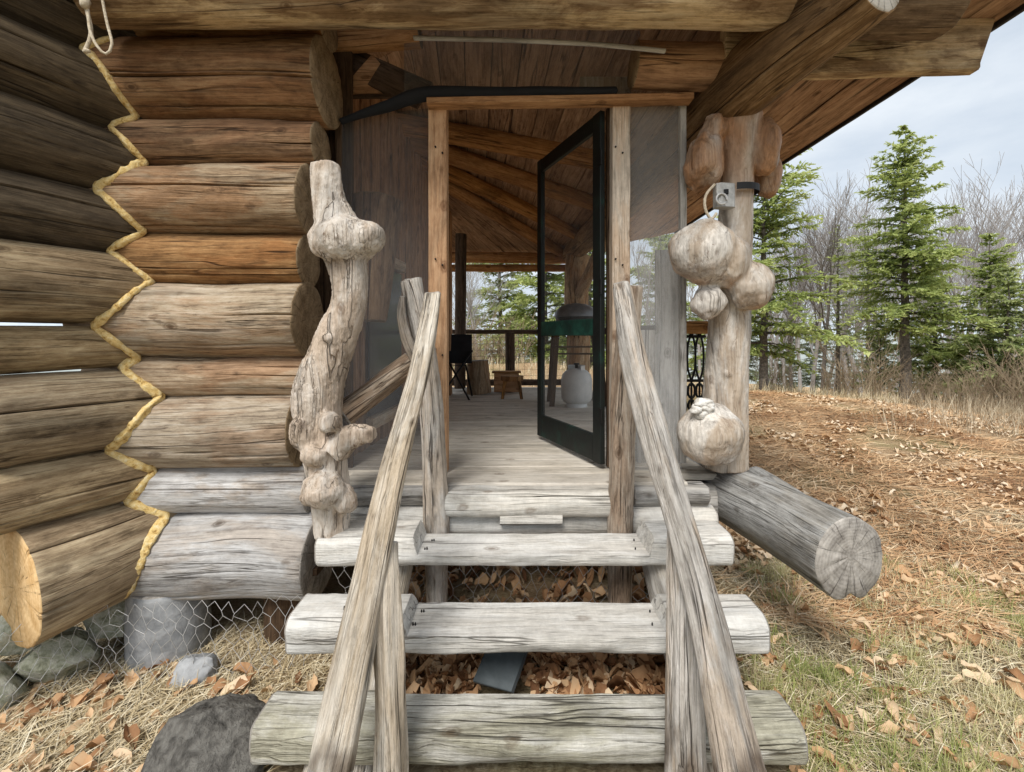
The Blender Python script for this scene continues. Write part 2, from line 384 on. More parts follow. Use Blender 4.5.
def board(name, p0, p1, wv, tv, mat, parent=None, **k):
    m = MB(); plank(m, p0, p1, wv, tv, **k); return m.build(name, mat, parent, smooth=False)
def blob(m, c, rad, seg=28, ring=18, lo=.12, seed=None, rot=None, kn=0.0, crease=.0, pole=V((0, 0, 1)), hi=.0):
    """a swollen burl or rock: noisy ellipsoid"""
    seed = random.uniform(0, 60) if seed is None else seed; c = V(c); rows = []
    for i in range(ring+1):
        ph = math.pi*i/ring; row = []
        for j in range(seg):
            a = 2*math.pi*j/seg
            d = V((math.sin(ph)*math.cos(a), math.sin(ph)*math.sin(a), math.cos(ph)))
            q = 1+lo*n1(d.x*1.3+seed, d.y*1.3, d.z*1.3)+lo*.45*n1(d.x*3.1+seed, d.y*3.1+4, d.z*3.1)+hi*n1(d.x*8+seed, d.y*8, d.z*8)
            if crease: q -= crease*max(0, 1-abs(n1(d.x*1.7+seed+20, d.y*1.7, d.z*.6))*9)
            p = V((d.x*rad[0], d.y*rad[1], d.z*rad[2]))*q
            if rot: p = rot @ p
            row.append(m.vert(c+p, (p.x, p.y, p.z), kn))
        rows.append(row)
    for i in range(ring):
        for j in range(seg):
            j2 = (j+1) % seg; m.face((rows[i][j], rows[i+1][j], rows[i+1][j2], rows[i][j2]))
    return m
def wires(m, segs, r, sides=3):
    for a, b in segs:
        a, b = V(a), V(b); t = (b-a)
        if t.length < 1e-6: continue
        t.normalize(); ref = V((0, 0, 1)) if abs(t.z) < .9 else V((1, 0, 0))
        u = t.cross(ref).normalized(); w = t.cross(u); q = []
        for p in (a, b):
            q.append([m.vert(p+(u*math.cos(2*math.pi*k/sides)+w*math.sin(2*math.pi*k/sides))*r, (0, 0, 0)) for k in range(sides)])
        for k in range(sides): m.face((q[0][k], q[0][(k+1) % sides], q[1][(k+1) % sides], q[1][k]))
def sheet(name, corners, mat, parent=None, nu=14, nv=14, wob=.006):
    a, b, c, d = [V(x) for x in corners]; m = MB(); ids = []; nrm = (b-a).cross(d-a).normalized(); sd = random.uniform(0, 30)
    for j in range(nv+1):
        row = []
        for i in range(nu+1):
            u, v = i/nu, j/nv; p = a.lerp(b, u).lerp(d.lerp(c, u), v)
            e = wob*n1(u*2.3+sd, v*2.3)*math.sin(math.pi*u)*math.sin(math.pi*v)*4
            row.append(m.vert(p+nrm*e, (u, v, 0)))
        ids.append(row)
    for j in range(nv):
        for i in range(nu): m.face((ids[j][i], ids[j][i+1], ids[j+1][i+1], ids[j+1][i]))
    return m.build(name, mat, parent)

def gheight(x, y):
    z = .36*math.exp(-((x-5.6)/3.0)**2-((y-8.6)/2.6)**2)
    z += .85*math.exp(-((x-.2)/4.2)**2-((y-12.5)/3.6)**2)
    z += .12*math.exp(-((x-.1)/1.2)**2-((y-3.0)/.7)**2)
    z += -.12*math.exp(-((x+1.9)/1.0)**2-((y-2.5)/.7)**2)
    z -= .05*max(0, abs(x)-7.5)
    if y > 13: z -= min(12, (y-13)*.10)
    r = math.hypot(x, y)
    z += .035*n1(x*.9, y*.9)+.018*n1(x*2.7, y*2.7, 4)+(.012*n1(x*8, y*8, 2) if r < 20 else 0)
    return z

# ================================================================== GROUND
def make_ground():
    n = 230; k = 7.2
    ax = [math.sinh((i/n*2-1)*k)/math.sinh(k)*420 for i in range(n+1)]
    xs = [a for a in ax]; ys = [a+3.0 for a in ax]
    m = MB()
    for y in ys:
        for x in xs: m.vert((x, y, gheight(x, y)), (x, y, 0))
    for j in range(n):
        for i in range(n):
            a = j*(n+1)+i; m.face((a, a+1, a+n+2, a+n+1))
    mat, nt, out = newmat('ground_litter'); L = nt.links
    tc = N(nt, 'ShaderNodeTexCoord'); vec = tc.outputs['Object']
    sp = N(nt, 'ShaderNodeSeparateXYZ'); L.new(vec, sp.inputs[0])
    a = nz(nt, vec, 24, 10, .7, .5); b = nz(nt, vec, 1.1, 5, .6); c = nz(nt, scaled(nt, vec, (1, 3, 1)), 45, 6, .7, 1.0)
    tan = ramp(nt, a, [(.28, (.10, .07, .04)), (.45, (.33, .25, .15)), (.58, (.52, .43, .28)), (.75, (.70, .62, .46))])
    org = ramp(nt, c, [(.3, (.17, .095, .05)), (.45, (.47, .30, .165)), (.58, (.65, .48, .30)), (.72, (.80, .69, .53))])
    f = ramp(nt, mth(nt, 'ADD', mth(nt, 'MULTIPLY', mth(nt, 'SUBTRACT', b, .5), .9), mth(nt, 'MULTIPLY', sp.outputs[1], .1)), [(.22, 0.0), (.36, 1.0)])
    col = mixc(nt, f, tan, org)
    gr = ramp(nt, nz(nt, vec, .9, 4, .6), [(.52, 0.0), (.66, 1.0)])
    col = mixc(nt, mth(nt, 'MULTIPLY', gr, .45), col, mixc(nt, 1.0, (.26, .27, .11), ramp(nt, a, [(.3, .5), (.7, 1.6)]), 'MULTIPLY'))
    d = N(nt, 'ShaderNodeBsdfPrincipled', Roughness=.95); d.inputs['Specular IOR Level'].default_value = .1
    L.new(col, d.inputs['Base Color'])
    bp = N(nt, 'ShaderNodeBump', Strength=1.0, Distance=.03); L.new(mth(nt, 'ADD', a, c), bp.inputs['Height']); L.new(bp.outputs[0], d.inputs['Normal'])
    L.new(d.outputs[0], out.inputs[0])
    return kind(m.build('ground', mat, origin=(0, 0, 0)), 'structure')
make_ground()

def hills():
    mats = []
    for nm, c in (('hill_far', (.50, .55, .60)), ('hill_near', (.34, .37, .36))):  # aerial haze painted into the pale hill colours
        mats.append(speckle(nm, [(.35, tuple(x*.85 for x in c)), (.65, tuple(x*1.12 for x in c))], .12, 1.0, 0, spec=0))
    for (d, top, mt, sd) in ((330, .035, 0, 3.0), (150, -.005, 1, 8.0)):
        m = MB(); n = 160; rows = []
        for j in range(5):
            row = []
            for i in range(n+1):
                x = (i/n-.5)*5.5*d
                h = EYE+d*(top+.022*n1(x/d*2.2, sd)+.012*n1(x/d*7, sd)+.006*n1(x/d*40, sd))
                row.append(m.vert((x, d+j*d*.12, lerp(-22, h, math.sin(j/4*math.pi/2))), (x, 0, 0)))
            rows.append(row)
        for j in range(4):
            for i in range(n): m.face((rows[j][i], rows[j][i+1], rows[j+1][i+1], rows[j+1][i]))
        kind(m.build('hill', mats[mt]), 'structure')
hills()

# ================================================================== LOG WALLS
YA = 2.56; PX0 = -2.12
U = V((-.452, -.892, 0)); NL = V((.892, -.452, 0))
zB = [3.90, 3.56, 3.289, 2.856, 2.594, 2.222, 1.939, 1.533, 1.306, .911, .65, .194]
endpx = [312, 312, 318, 311, 311, 298, 298, 293, 302, 287, 303, 304]
matB = ['log_brown', 'log_brown', 'log_brown', 'log_brown', 'log_brown', 'log_mid', 'log_brown', 'log_tan', 'log_mid', 'log_tan', 'log_gray', 'log_gray']
wallB = thing('log_wall', 'round log wall with sawn log ends facing the viewer, left of the steps', 'log wall', (-1.6, YA, 0.1))
LB = []
for i in range(len(zB)-1):
    z1, z0 = zB[i], zB[i+1]; h = (z1-z0)/2; zc = (z1+z0)/2; r = h*1.05
    LB.append((zc, r))
    xe = (endpx[i+1]-512)*(YA-r+.03)/F
    mt = matB[i+1]
    e = 'end_gray' if mt == 'log_gray' else 'end_brown'
    o = log('log', (-2.35, YA, zc), (xe, YA, zc+random.uniform(-.008, .008)), r, r*random.uniform(.97, 1.03), [M[mt], M[e]], wallB, seg=72, step=.03, lo=.045, hi=.004, ncrack=2, nknot=4, cdep=.028,
            cracks=[(random.uniform(1.1, 2.2), .03), (random.uniform(0, 6.28), .015), (random.uniform(.6, 2.6), .012)])
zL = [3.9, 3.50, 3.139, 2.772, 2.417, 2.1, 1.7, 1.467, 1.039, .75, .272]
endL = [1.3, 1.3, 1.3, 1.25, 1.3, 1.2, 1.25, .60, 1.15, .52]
matL = ['log_side_shaded']*4+['log_side_shaded', 'log_side', 'log_side', 'log_side', 'log_side', 'log_side']
wallL = thing('log_wall', 'round log wall running towards the viewer at the far left, fresh orange cut end at its foot', 'log wall', (-2.3, 2.1, .2))
LL = []
for i in range(len(zL)-1):
    z1, z0 = zL[i], zL[i+1]; h = (z1-z0)/2; zc = (z1+z0)/2; r = h*1.05
    if i == 5: r = h*1.05; zc += .0
    if i in (5, 6, 7): r = h-.004
    LL.append((zc, r))
    xo = -.055*(zc-1.3); a = V((PX0+xo, YA, zc))-U*.25; b = V((PX0+xo, YA, zc))+U*endL[i]
    b.z += random.uniform(-.01, .01)-(.035 if i == 9 else 0)
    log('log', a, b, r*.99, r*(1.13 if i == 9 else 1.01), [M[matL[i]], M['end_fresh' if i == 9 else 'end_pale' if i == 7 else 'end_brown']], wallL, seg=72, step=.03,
        lo=.02 if i in (5, 6, 7) else .04, hi=.004, nknot=4,
        cracks=[(random.uniform(4.2, 5.3), .028), (random.uniform(4, 5.6), .015)])
def prof(LS, z):
    o = 0
    for zc, r in LS:
        q = r*r-(z-zc)**2
        if q > 0: o = max(o, math.sqrt(q))
    return max(o, .06)
pts = []; rad = []
z = .27
while z < 3.22:
    oB, oL = prof(LB, z), prof(LL, z)
    pts.append(V((PX0-.055*(z-1.3)+(oL-.452*oB)/.892+.002+.008*n1(z*23, 5), YA-oB-.003, z+.006*n1(z*31, 7)))); rad.append(.023+.011*n1(z*13, 2)+.008*n1(z*47)); z += .011
for _ in range(5): pts = [pts[0]]+[(pts[i-1]+pts[i]*2+pts[i+1])/4 for i in range(1, len(pts)-1)]+[pts[-1]]
sm = [pts[0]]+[(pts[i-1]+pts[i]*2+pts[i+1])/4 for i in range(1, len(pts)-1)]+[pts[-1]]
m = MB(); tube(m, sm, rad, 12, .45, .010, endmi=0)
m.build('caulk_bead', M['caulk'], wallB)

# ================================================================== PORCH SIDE WALL (inside, left)
side = thing('board_wall', 'dark brown board wall of the cabin seen behind the left insect screen', 'wall', (-1.0, 4.6, .8))
m = MB(); y = 2.85
while y < 6.3:
    w = random.uniform(.16, .24); x = lerp(-1.12, -.86, (y-2.85)/3.5)
    plank(m, (x+random.uniform(-.006, .006), y+w/2, .80), (x, y+w/2, 3.6), (0, w-.008, 0), (.03, 0, 0), wob=.006); y += w
m.build('boards', M['roofboard'], side, smooth=False)
m = MB(); x = -2.45
while x < -1.06:
    plank(m, (x+.09, 2.86, .25), (x+.09, 2.86, 3.7), (.176, 0, 0), (0, .03, 0), wob=.006); x += .18
m.build('gap_blocking_boards', M['darkwood'], side, smooth=False)  # added behind the logs to stop daylight coming through the gap
m = MB()
for k in range(12): plank(m, (-4.2, 2.62+.36*k, .36), (-1.06, 2.62+.36*k, .36), (0, .355, 0), (0, 0, .04))
m.build('blocking_floor_boards', M['darkwood'], side, smooth=False)  # unseen floor, added to keep daylight out from under the cabin
m = MB()
for k in range(4): plank(m, (-4.2, 3.7, -.25+.2*k), (1.15, 3.7, -.25+.2*k), (0, 0, .195), (0, .03, 0))
m.build('shade_boards', M['darkwood'], side, smooth=False)  # dark boards added to block light and stand for shade under cabin and deck
for zz in (1.0, 2.25):
    board('frame', (-1.03, 3.25, zz), (-.98, 4.05, zz), (0, 0, .09), (.05, 0, 0), M['frame'], side)
w = MB(); plank(w, (-1.05, 3.3, 1.62), (-.99, 4.0, 1.62), (0, 0, 1.14), (.015, 0, 0)); w.build('window_pane', plain('pane', (.03, .035, .04), .1), side, smooth=False)
slab = log('wood_slab', (-.93, 2.98, 1.75), (-.9, 3.02, 2.55), .10, .17, [M['log_brown'], M['end_brown']], None, seg=30)
tag(slab, 'flared brown wood slab standing behind the left insect screen', 'wood slab')
inner = log('porch_post', P(460, 388, 6.75), P(461, 235, 6.75), .085, .085, [M['darkwood'], M['end_dark']], None, seg=16, step=.1)
tag(inner, 'dark thin post at the far left corner of the porch', 'post')
# knobby log ends of the far cabin corner
# ================================================================== ROOF
A = V((-1.85, 4.2, 3.93))
roof = thing('porch_roof', 'brown board porch roof with log rafters seen from below', 'roof', (0, 3, 3.0))
def plank_patch(name, fn, nu, mat, parent, gap=.006, th=.03, nv=9):
    """boards running along v, nu of them across u, on the patch fn(u, v)"""
    m = MB()
    for i in range(nu):
        u0 = (i+gap*3)/nu; u1 = (i+1-gap*3)/nu; sd = random.uniform(0, 90); dz = random.uniform(-.006, .006); rows = []
        for j in range(nv+1):
            v = j/nv; p, q = fn(u0, v), fn(u1, v); L = (q-p).length
            if L < 1e-5: q = q+V((1e-4, 0, 0))
            s = (p-fn(u0, 0)).length
            rows.append([m.vert(p+V((0, 0, dz)), (0+sd, sd, s+sd)), m.vert(q+V((0, 0, dz)), (L+sd, sd, s+sd)),
                         m.vert(q+V((0, 0, dz+th)), (L+sd, sd+th, s+sd)), m.vert(p+V((0, 0, dz+th)), (sd, sd+th, s+sd))])
        for j in range(nv):
            for k in range(4): m.face((rows[j][k], rows[j+1][k], rows[j+1][(k+1) % 4], rows[j][(k+1) % 4]))
        m.face(rows[0]); m.face(rows[-1][::-1])
    return m.build(name, mat, parent, smooth=False)
pn, pf = V((1.42, 1.62, 3.56)), V((.92, 7.6, 2.98))     # where the porch roof passes over its side plate
en, ef = V((2.74, 1.62, 3.43)), V((2.74, 7.6, 3.38))    # eave line
ridge = V((-1.85, 1.62, 3.95))
def bil(a, b, c, d): return lambda u, v: a.lerp(b, u).lerp(d.lerp(c, u), v)
plank_patch('ceiling_boards', lambda u, v: A.lerp(pn.lerp(pf, v), u), 15, M['roofboard'], roof)
plank_patch('ceiling_boards', bil(ridge, pn+V((0, 0, .004)), pn+V((0, 0, .004)), A+V((0, 0, .004))), 14, M['roofboard'], roof)
plank_patch('soffit_boards', bil(pn+V((.004, 0, .012)), en, ef, pf+V((.004, 0, .012))), 8, M['roofboard'], roof)
fl = V((-2.6, 7.6, 3.0))
plank_patch('ceiling_boards', lambda u, v: A.lerp(fl.lerp(pf, u), v)+V((0, 0, .006)), 18, M['roofboard'], roof)
far_left = V((-3.6, 1.62, 3.9)); fb = V((-3.6, 4.2, 3.9))
plank_patch('ceiling_boards', bil(far_left, ridge+V((-.004, 0, .01)), A+V((-.004, 0, .01)), fb), 9, M['roofboard'], roof)
plank_patch('ceiling_boards', lambda u, v: A.lerp(fb.lerp(fl, u), v)+V((0, 0, .012)), 9, M['roofboard'], roof)
# roof covering (keeps daylight out of the board gaps)
m = MB(); up = V((0, 0, .05)); mn = V((0, 0, .07))
ids = [m.vert(p+mn, (p.x, p.y, 0)) for p in (ridge, pn, en, ef, pf, fl, fb, far_left, A)]
for f in ((0, 1, 8), (1, 2, 3, 4), (1, 4, 8), (4, 5, 8), (5, 6, 8), (0, 8, 6, 7)): m.face([ids[k] for k in f])
m.build('roof_covering', plain('roofing', (.04, .04, .042), .9), roof, smooth=False)
board('eave_trim', en+V((.015, 0, .02)), ef+V((.015, 0, .02)), (0, 0, .09), (.025, 0, 0), M['black'], roof)
Ar = A-V((0, 0, .17))
rw = [(V((1.28, 4.35, 3.27)), .10), (V((1.18, 5.35, 3.15)), .095), (V((1.08, 6.5, 3.05)), .09), (V((.93, 7.42, 2.95)), .085)]
for e, r in rw:
    log('rafter', Ar+(e-Ar)*.06, e, r*.95, r, [M['rafter'], M['end_brown']], roof, seg=20, step=.12, nknot=4, lo=.05)
log('end_beam', (-2.3, 7.35, 2.93), (1.05, 7.35, 2.90), .09, .09, [M['rafter'], M['end_brown']], roof, seg=20, step=.12)
log('end_beam', (-1.0, 7.20, 2.72), (1.0, 7.20, 2.72), .06, .06, [M['rafter'], M['end_brown']], roof, seg=16, step=.12)
# side plate: the heavy log on the burl post
m = MB()
tube(m, [V((1.63, 2.0, 3.235)), V((1.59, 2.1, 3.22)), V((1.33, 2.75, 3.11)), V((1.15, 4.9, 3.03)), V((.95, 7.4, 2.96))], [.150, .165, .19, .17, .16], 64, .03, .004,
     [(2.2, .025), (3.9, .02)], rknots(5, 8, .17), step=.05)
m.build('side_plate', [M['plate'], M['end_pale']], roof, sharp=60)
log('purlin', (-2.05, 2.20, 3.335), (1.33, 2.2, 3.34), .155, .165, [M['purlin'], M['end_brown']], roof, seg=60, step=.04, lo=.035, hi=.004, nknot=5,
    cracks=[(4.2, .03), (4.9, .015), (5.4, .012)])
log('purlin', (1.36, 2.3, 3.33), (2.19, 2.28, 3.32), .15, .145, [M['plate'], M['end_brown']], roof, seg=48, step=.04)
m = MB(); plank(m, (1.2, 2.56, 3.25), (2.66, 2.56, 3.28), (0, 0, .29), (0, .07, 0), bev=.010, n=40, wob=.012)
for k in range(len(m.v)):
    if m.v[k].x > 2.63: m.v[k].x += (m.v[k].z-3.28)*.34
m.build('outrigger_beam', M['purlin'], roof, sharp=50)
log('outrigger_log', (.72, 2.66, 3.24), (1.22, 2.66, 3.24), .13, .13, [M['rafter'], M['end_brown']], roof, seg=32)
# upper left fragments
m = MB(); plank(m, P(340, 92, 2.95), P(404, 92, 2.9), (0, 0, .0) if False else V((0, .02, .001)).normalized()*.02, V((0, 0, .012)))
g = MB()
tri = [P(338, 93, 2.9), P(406, 93, 2.9), P(372, 54, 2.9)]
for dy in (0, .03):
    for p in tri: g.vert(p+V((0, dy, 0)), (p.z*1.0, p.y+dy, p.x))
g.face((0, 1, 2)); g.face((5, 4, 3)); g.face((0, 3, 4, 1)); g.face((1, 4, 5, 2)); g.face((2, 5, 3, 0))
g.build('gable_board', M['rafter'], roof, smooth=False)
board('gable_trim', P(338, 97, 2.89), P(408, 96, 2.89), (0, 0, .02), (0, .03, 0), M['darkwood'], roof)
log('corner_log', P(330, 42, 2.85), P(420, 36, 2.85), .07, .07, [M['rafter'], M['end_dark']], roof, seg=20)
board('hip_board', P(345, 60, 2.95), P(425, 96, 2.86), V((.1, 0, .16)), (0, .03, 0), M['darkwood'], roof)
# thin stick nailed under the roof
m = MB()
sp_ = [P(415, 38, 2.45), P(500, 40, 2.45), P(590, 44, 2.45), P(664, 51, 2.45)]
sp2, _ = resample(sp_, [1]*4, .06)
for a, b in zip(sp2[:-1], sp2[1:]): pass
tube(m, sp_, [.0125]*4, 8, .05, 0, step=.06, endmi=0)
tag(m.build('lath_strip', M['graywood']), 'thin bowed grey lath strip under the front roof log', 'lath')

# ================================================================== DECK
deck = thing('porch_deck', 'weathered grey porch deck of wide crosswise boards behind the door', 'deck', (0, 4.5, .0))
m = MB(); y = 2.72
while y < 7.15:
    w = random.uniform(.13, .17)
    plank(m, (-1.6, y+w/2, .79), (1.24-.07*(y-2.7), y+w/2, .79), (0, w-.006, 0), (0, 0, .04), n=22, wob=.003); y += w
m.build('deck_boards', M['deckboard'], deck, smooth=False)
board('threshold_board', (-.95, 2.61, .80), (.98, 2.60, .80), (0, .19, 0), (0, 0, .05), M['deckboard'], deck, wob=.008, bev=.012)
def edgefn(a, r): return r
log('edge_log', (-.47+.07, 2.455, .748), (.535, 2.455, .748), .085, .085, [M['step'], M['end_gray']], deck, seg=48, step=.03, lo=.09,
    cut=lambda p, s: V((p.x, p.y, min(p.z, .812+.004*n1(p.x*7)))))
log('edge_log', (-.93, 2.53, .76), (-.49, 2.53, .765), .07, .07, [M['graywood'], M['end_gray']], deck, seg=32, cut=lambda p, s: V((p.x, p.y, min(p.z, .812))))
log('edge_log', (.68, 2.53, .76), (1.08, 2.53, .765), .07, .07, [M['graywood'], M['end_gray']], deck, seg=32, cut=lambda p, s: V((p.x, p.y, min(p.z, .812))))
log('rim_log', (-.98, 2.52, .615), (1.12, 2.52, .615), .085, .085, [M['step'], M['end_gray']], deck, seg=40, step=.04)
board('nailed_block', P(500, 517, 2.41), P(562, 517, 2.41), (0, 0, .075), (0, .05, 0), M['step'], deck, bev=.012)
log('side_sill', (1.17, 7.2, .66), (1.24, 3.3, .66), .15, .16, [M['beamgray'], M['end_gray']], deck, seg=28, step=.1)
def heart(p, s): return p
m = MB()
def notchf(a, r):
    e = abs((a-3.2+math.pi) % (2*math.pi)-math.pi)
    return r*(1-.24*math.exp(-(e/.22)**2)-.05*math.exp(-((a-2.6)/.4)**2)+.05*math.cos(2*(a-.3)))
fb0, fb1 = V((1.27, 3.15, .66)), V((1.485, 1.98, .665))
log('floor_beam', fb0, fb1, .165, .185, [M['beamgray'], M['end_gray']], deck, seg=72, step=.03, lo=.03, hi=.003, nknot=2,
    flat=notchf, cracks=[(1.1, .02), (5.2, .014), (.2, .012)])
log('floor_joist_log', (1.62, 3.0, .70), (1.62, 2.42, .68), .075, .08, [M['beamgray'], M['end_gray']], deck, seg=32)
log('cross_log', (.62, 2.72, .68), (1.28, 2.70, .66), .09, .09, [M['graywood'], M['end_gray']], deck, seg=32)
for (a, b, r) in (((-.9, 3.3, -.1), (-.9, 3.3, .6), .1), ((.6, 3.4, -.1), (.6, 3.4, .6), .1)):
    log('deck_pier', a, b, r, r, [M['darkwood'], M['end_dark']], deck, seg=20)

# ================================================================== STEPS
stairs = thing('log_staircase', 'open flight of three hewn log treads climbing to the porch door', 'steps', (0.06, 1.9, 0))
def tread(yf, yb, ztop, zbot, zblock, xl, xr, cl, cr, mat, name='tread', rnd=1.0):
    m = MB(); n = 90; seg = 40; yc = (yf+yb)/2; ry = (yb-yf)/2; zc = (zblock+zbot)/2+.0; rz = (zblock-zbot)/2+.012
    sd = random.uniform(0, 60); rings = []; xs = [xl+(xr-xl)*i/n for i in range(n+1)]
    for c in (cl, cr): xs += [c-.012, c-.004, c+.004, c+.012]
    xs.sort()
    for x in xs:
        t = max(0, min(1, (x-cl+.012)/.024))*max(0, min(1, (cr+.012-x)/.024))
        top = lerp(zblock+.0+.006*n1(x*6, sd), ztop+.004*n1(x*5, sd, 7), t)
        ring = []
        for j in range(seg):
            a = 2*math.pi*j/seg; ca, sa = math.cos(a), math.sin(a)
            e = .72
            qy = math.copysign(abs(ca)**e, ca); qz = math.copysign(abs(sa)**e, sa)
            k = 1+.03*n1(ca+sd, sa, x*3)+.015*n1(ca*4+sd, sa*4, x*6)
            yy = yc+ry*qy*k; zz = zc+rz*qz*k
            if ca < 0: yy += .012*n1(x*4, sa*1.5+sd)+.006*n1(x*13, sa*2+sd)
            soft = top-zz
            if zz > top: zz = top-.0015*n1(x*20, yy*20, sd)
            elif soft < .012: zz -= (.012-soft)*.25
            ring.append(m.vert((x, yy, zz), (yy-yc+sd*.1, zz-zc, x+sd)))
        rings.append(ring)
    for i in range(len(rings)-1):
        for j in range(seg):
            j2 = (j+1) % seg; m.face((rings[i][j2], rings[i][j], rings[i+1][j], rings[i+1][j2]))
    for ring, sg in ((rings[0], -1), (rings[-1], 1)):
        c = sum((m.v[i] for i in ring), V())/seg
        cur = []
        for i in ring:
            q = c+(m.v[i]-c)*.95; q.x += sg*.008; cur.append(m.vert(q, (q.y-yc, q.z-zc, 0)))
        ce = m.vert(c+V((sg*.01, 0, 0)), (0, 0, 0))
        for j in range(seg):
            j2 = (j+1) % seg
            if sg < 0: m.face((ring[j], ring[j2], cur[j2], cur[j]), 1); m.face((cur[j], cur[j2], ce), 1)
            else: m.face((ring[j2], ring[j], cur[j], cur[j2]), 1); m.face((cur[j2], cur[j], ce), 1)
    o = m.build(name, [M[mat], M['end_gray']], stairs, sharp=38); return o
tread(2.10, 2.335, .62, .555, .705, -.915, 1.035, -.455, .655, 'step')
tread(1.825, 2.06, .425, .335, .488, -.92, 1.045, -.44, .645, 'step')
tread(1.575, 1.79, .225, .12, .262, -.92, 1.03, -.455, .62, 'stepmoss')
for yy, zz, zb in ((2.2, .62, .71), (1.94, .425, .494)):
    for xx, z_ in ((-.40, zz), (-.41, zz), (.60, zz), (-.70, zb), (.84, zb)):
        for k in (-.04, .05):
            mm = MB(); q = V((xx+k*.2, yy+k, z_-.006)); tube(mm, [q, q+V((0, 0, .008))], .0036, 8, 0, 0, endmi=0); mm.build('nail_head', M['iron'], stairs)
for x, sx in ((-.64, 1), (.80, -1)):
    log('stringer', (x, 2.42, .58), (x, 1.62, .0), .135, .13, [M['pale'], M['end_gray']], stairs, seg=40, step=.04,
        cut=lambda p, s: V((p.x, p.y, min(p.z, .10+(p.y-1.55)*.70))))

# ---- handrails
hl = thing('handrail', 'pale log handrail with two posts left of the steps', 'handrail', (-.45, 1.95, 0))
def rail(name, pts, radii, mat, parent, cracks=((2.0, .012), (4.5, .01)), seg=44, lo=.20, hi=.007, nk=9, end='end_gray', step=.03, foot=0):
    m = MB(); L = sum((V(pts[i+1])-V(pts[i])).length for i in range(len(pts)-1))
    tube(m, pts, radii, seg, lo, hi, list(cracks), rknots(L, nk, .07), step=step)
    if foot:
        e = V(pts[-1])
        for i_, p_ in enumerate(m.v):
            q = (p_-e).length/foot
            if q < 1.4: m.kn[i_] = max(m.kn[i_], max(0, min(.85, 2.2*(1.05-q+.7*n1(p_.x*16, p_.y*16, p_.z*9)))))
    return m.build(name, [M[mat], M[end]], parent, sharp=60)
rail('rail_pole', [P(433, 297, 2.31), P(421, 360, 2.12), P(398, 455, 1.82), P(372, 570, 1.58), P(333, 768, 1.31)], [.044, .049, .052, .055, .062], 'railpole', hl, foot=.085)
rail('rail_post', [V((-.405, 2.41, -.12)), V((-.41, 2.41, .7)), V((-.44, 2.405, 1.4)), P(412, 281, 2.41)], [.062, .062, .06, .055], 'railgray', hl)
rail('forked_branch', [P(424, 372, 2.40), P(409, 345, 2.36), P(402, 318, 2.36), P(403, 298, 2.38)], [.03, .035, .03, .018], 'railgray', hl, cracks=(), nk=1)
rail('rail_post', [P(391, 790, 1.47), P(389, 700, 1.50), P(386, 600, 1.57), P(388, 545, 1.66)], [.057, .055, .05, .04], 'railpole', hl, nk=5)
hr = thing('handrail', 'grey and brown log handrail with two posts right of the steps', 'handrail', (.6, 1.95, 0))
rail('rail_pole', [P(622, 287, 2.32), P(637, 370, 2.10), P(668, 480, 1.80), P(702, 600, 1.55), P(742, 785, 1.28)], [.047, .055, .056, .058, .074], 'railgray', hr, foot=.10)
rail('rail_post', [V((.575, 2.41, -.12)), V((.58, 2.41, .7)), V((.60, 2.405, 1.35)), P(630, 287, 2.41)], [.066, .065, .062, .060], 'cedar', hr)
rail('rail_post', [P(679, 518, 1.82), P(682, 600, 1.66), P(684, 700, 1.54), P(686, 800, 1.49)], [.042, .054, .058, .061], 'railgray', hr, nk=6, foot=.19)

# ---- twisted post
tw_pts = [P(332, 533, 2.2), P(330, 495, 2.2), P(322, 440, 2.2), P(318, 395, 2.2), P(334, 345, 2.2), P(350, 300, 2.2), P(347, 262, 2.2), P(338, 230, 2.2), P(328, 195, 2.2), P(326, 166, 2.2)]
tw_r = [.08, .09, .10, .118, .098, .082, .092, .105, .076, .07]
m = MB(); tube(m, tw_pts, tw_r, 40, .10, .004, [(1.0, .012)], [], step=.03)
def ball(px, py, d, rx, rz=None, ry=None): blob(m, P(px, py, d), (rx, ry or rx, rz or rx), 24, 16, .16)
ball(345, 240, 2.17, .165, .118, .14); ball(368, 237, 2.14, .085, .075); ball(324, 238, 2.18, .07, .075)
ball(303, 432, 2.12, .065, .085); ball(330, 422, 2.09, .052); ball(322, 490, 2.10, .10, .085); ball(345, 500, 2.15, .06, .07)
tube(m, [P(338, 448, 2.15), P(352, 437, 2.12), P(373, 434, 2.10)], [.07, .058, .036], 24, .12, .004, step=.02)
ball(300, 408, 2.17, .04); ball(328, 338, 2.11, .03); ball(314, 455, 2.11, .06)
tmp = m.build('twisted_post', M['drift'])
rm = tmp.modifiers.new('r', 'REMESH'); rm.mode = 'VOXEL'; rm.voxel_size = .0085
sm_ = tmp.modifiers.new('s', 'SMOOTH'); sm_.factor = .5; sm_.iterations = 5
dg = bpy.context.evaluated_depsgraph_get(); me = bpy.data.meshes.new_from_object(tmp.evaluated_get(dg))
old = tmp.data; tmp.modifiers.clear(); tmp.data = me
co = np.empty(len(me.vertices)*3, dtype=np.float32); me.vertices.foreach_get('co', co); co = co.reshape(-1, 3)
kn = np.zeros(len(co), dtype=np.float32); nrm = np.empty(len(co)*3, dtype=np.float32); me.vertices.foreach_get('normal', nrm); nrm = nrm.reshape(-1, 3)
for i, p in enumerate(co):
    h = .0055*n1(p[0]*30, p[1]*30, p[2]*7)+.004*n1(p[0]*70, p[1]*70, p[2]*60, )
    co[i] = p+nrm[i]*h
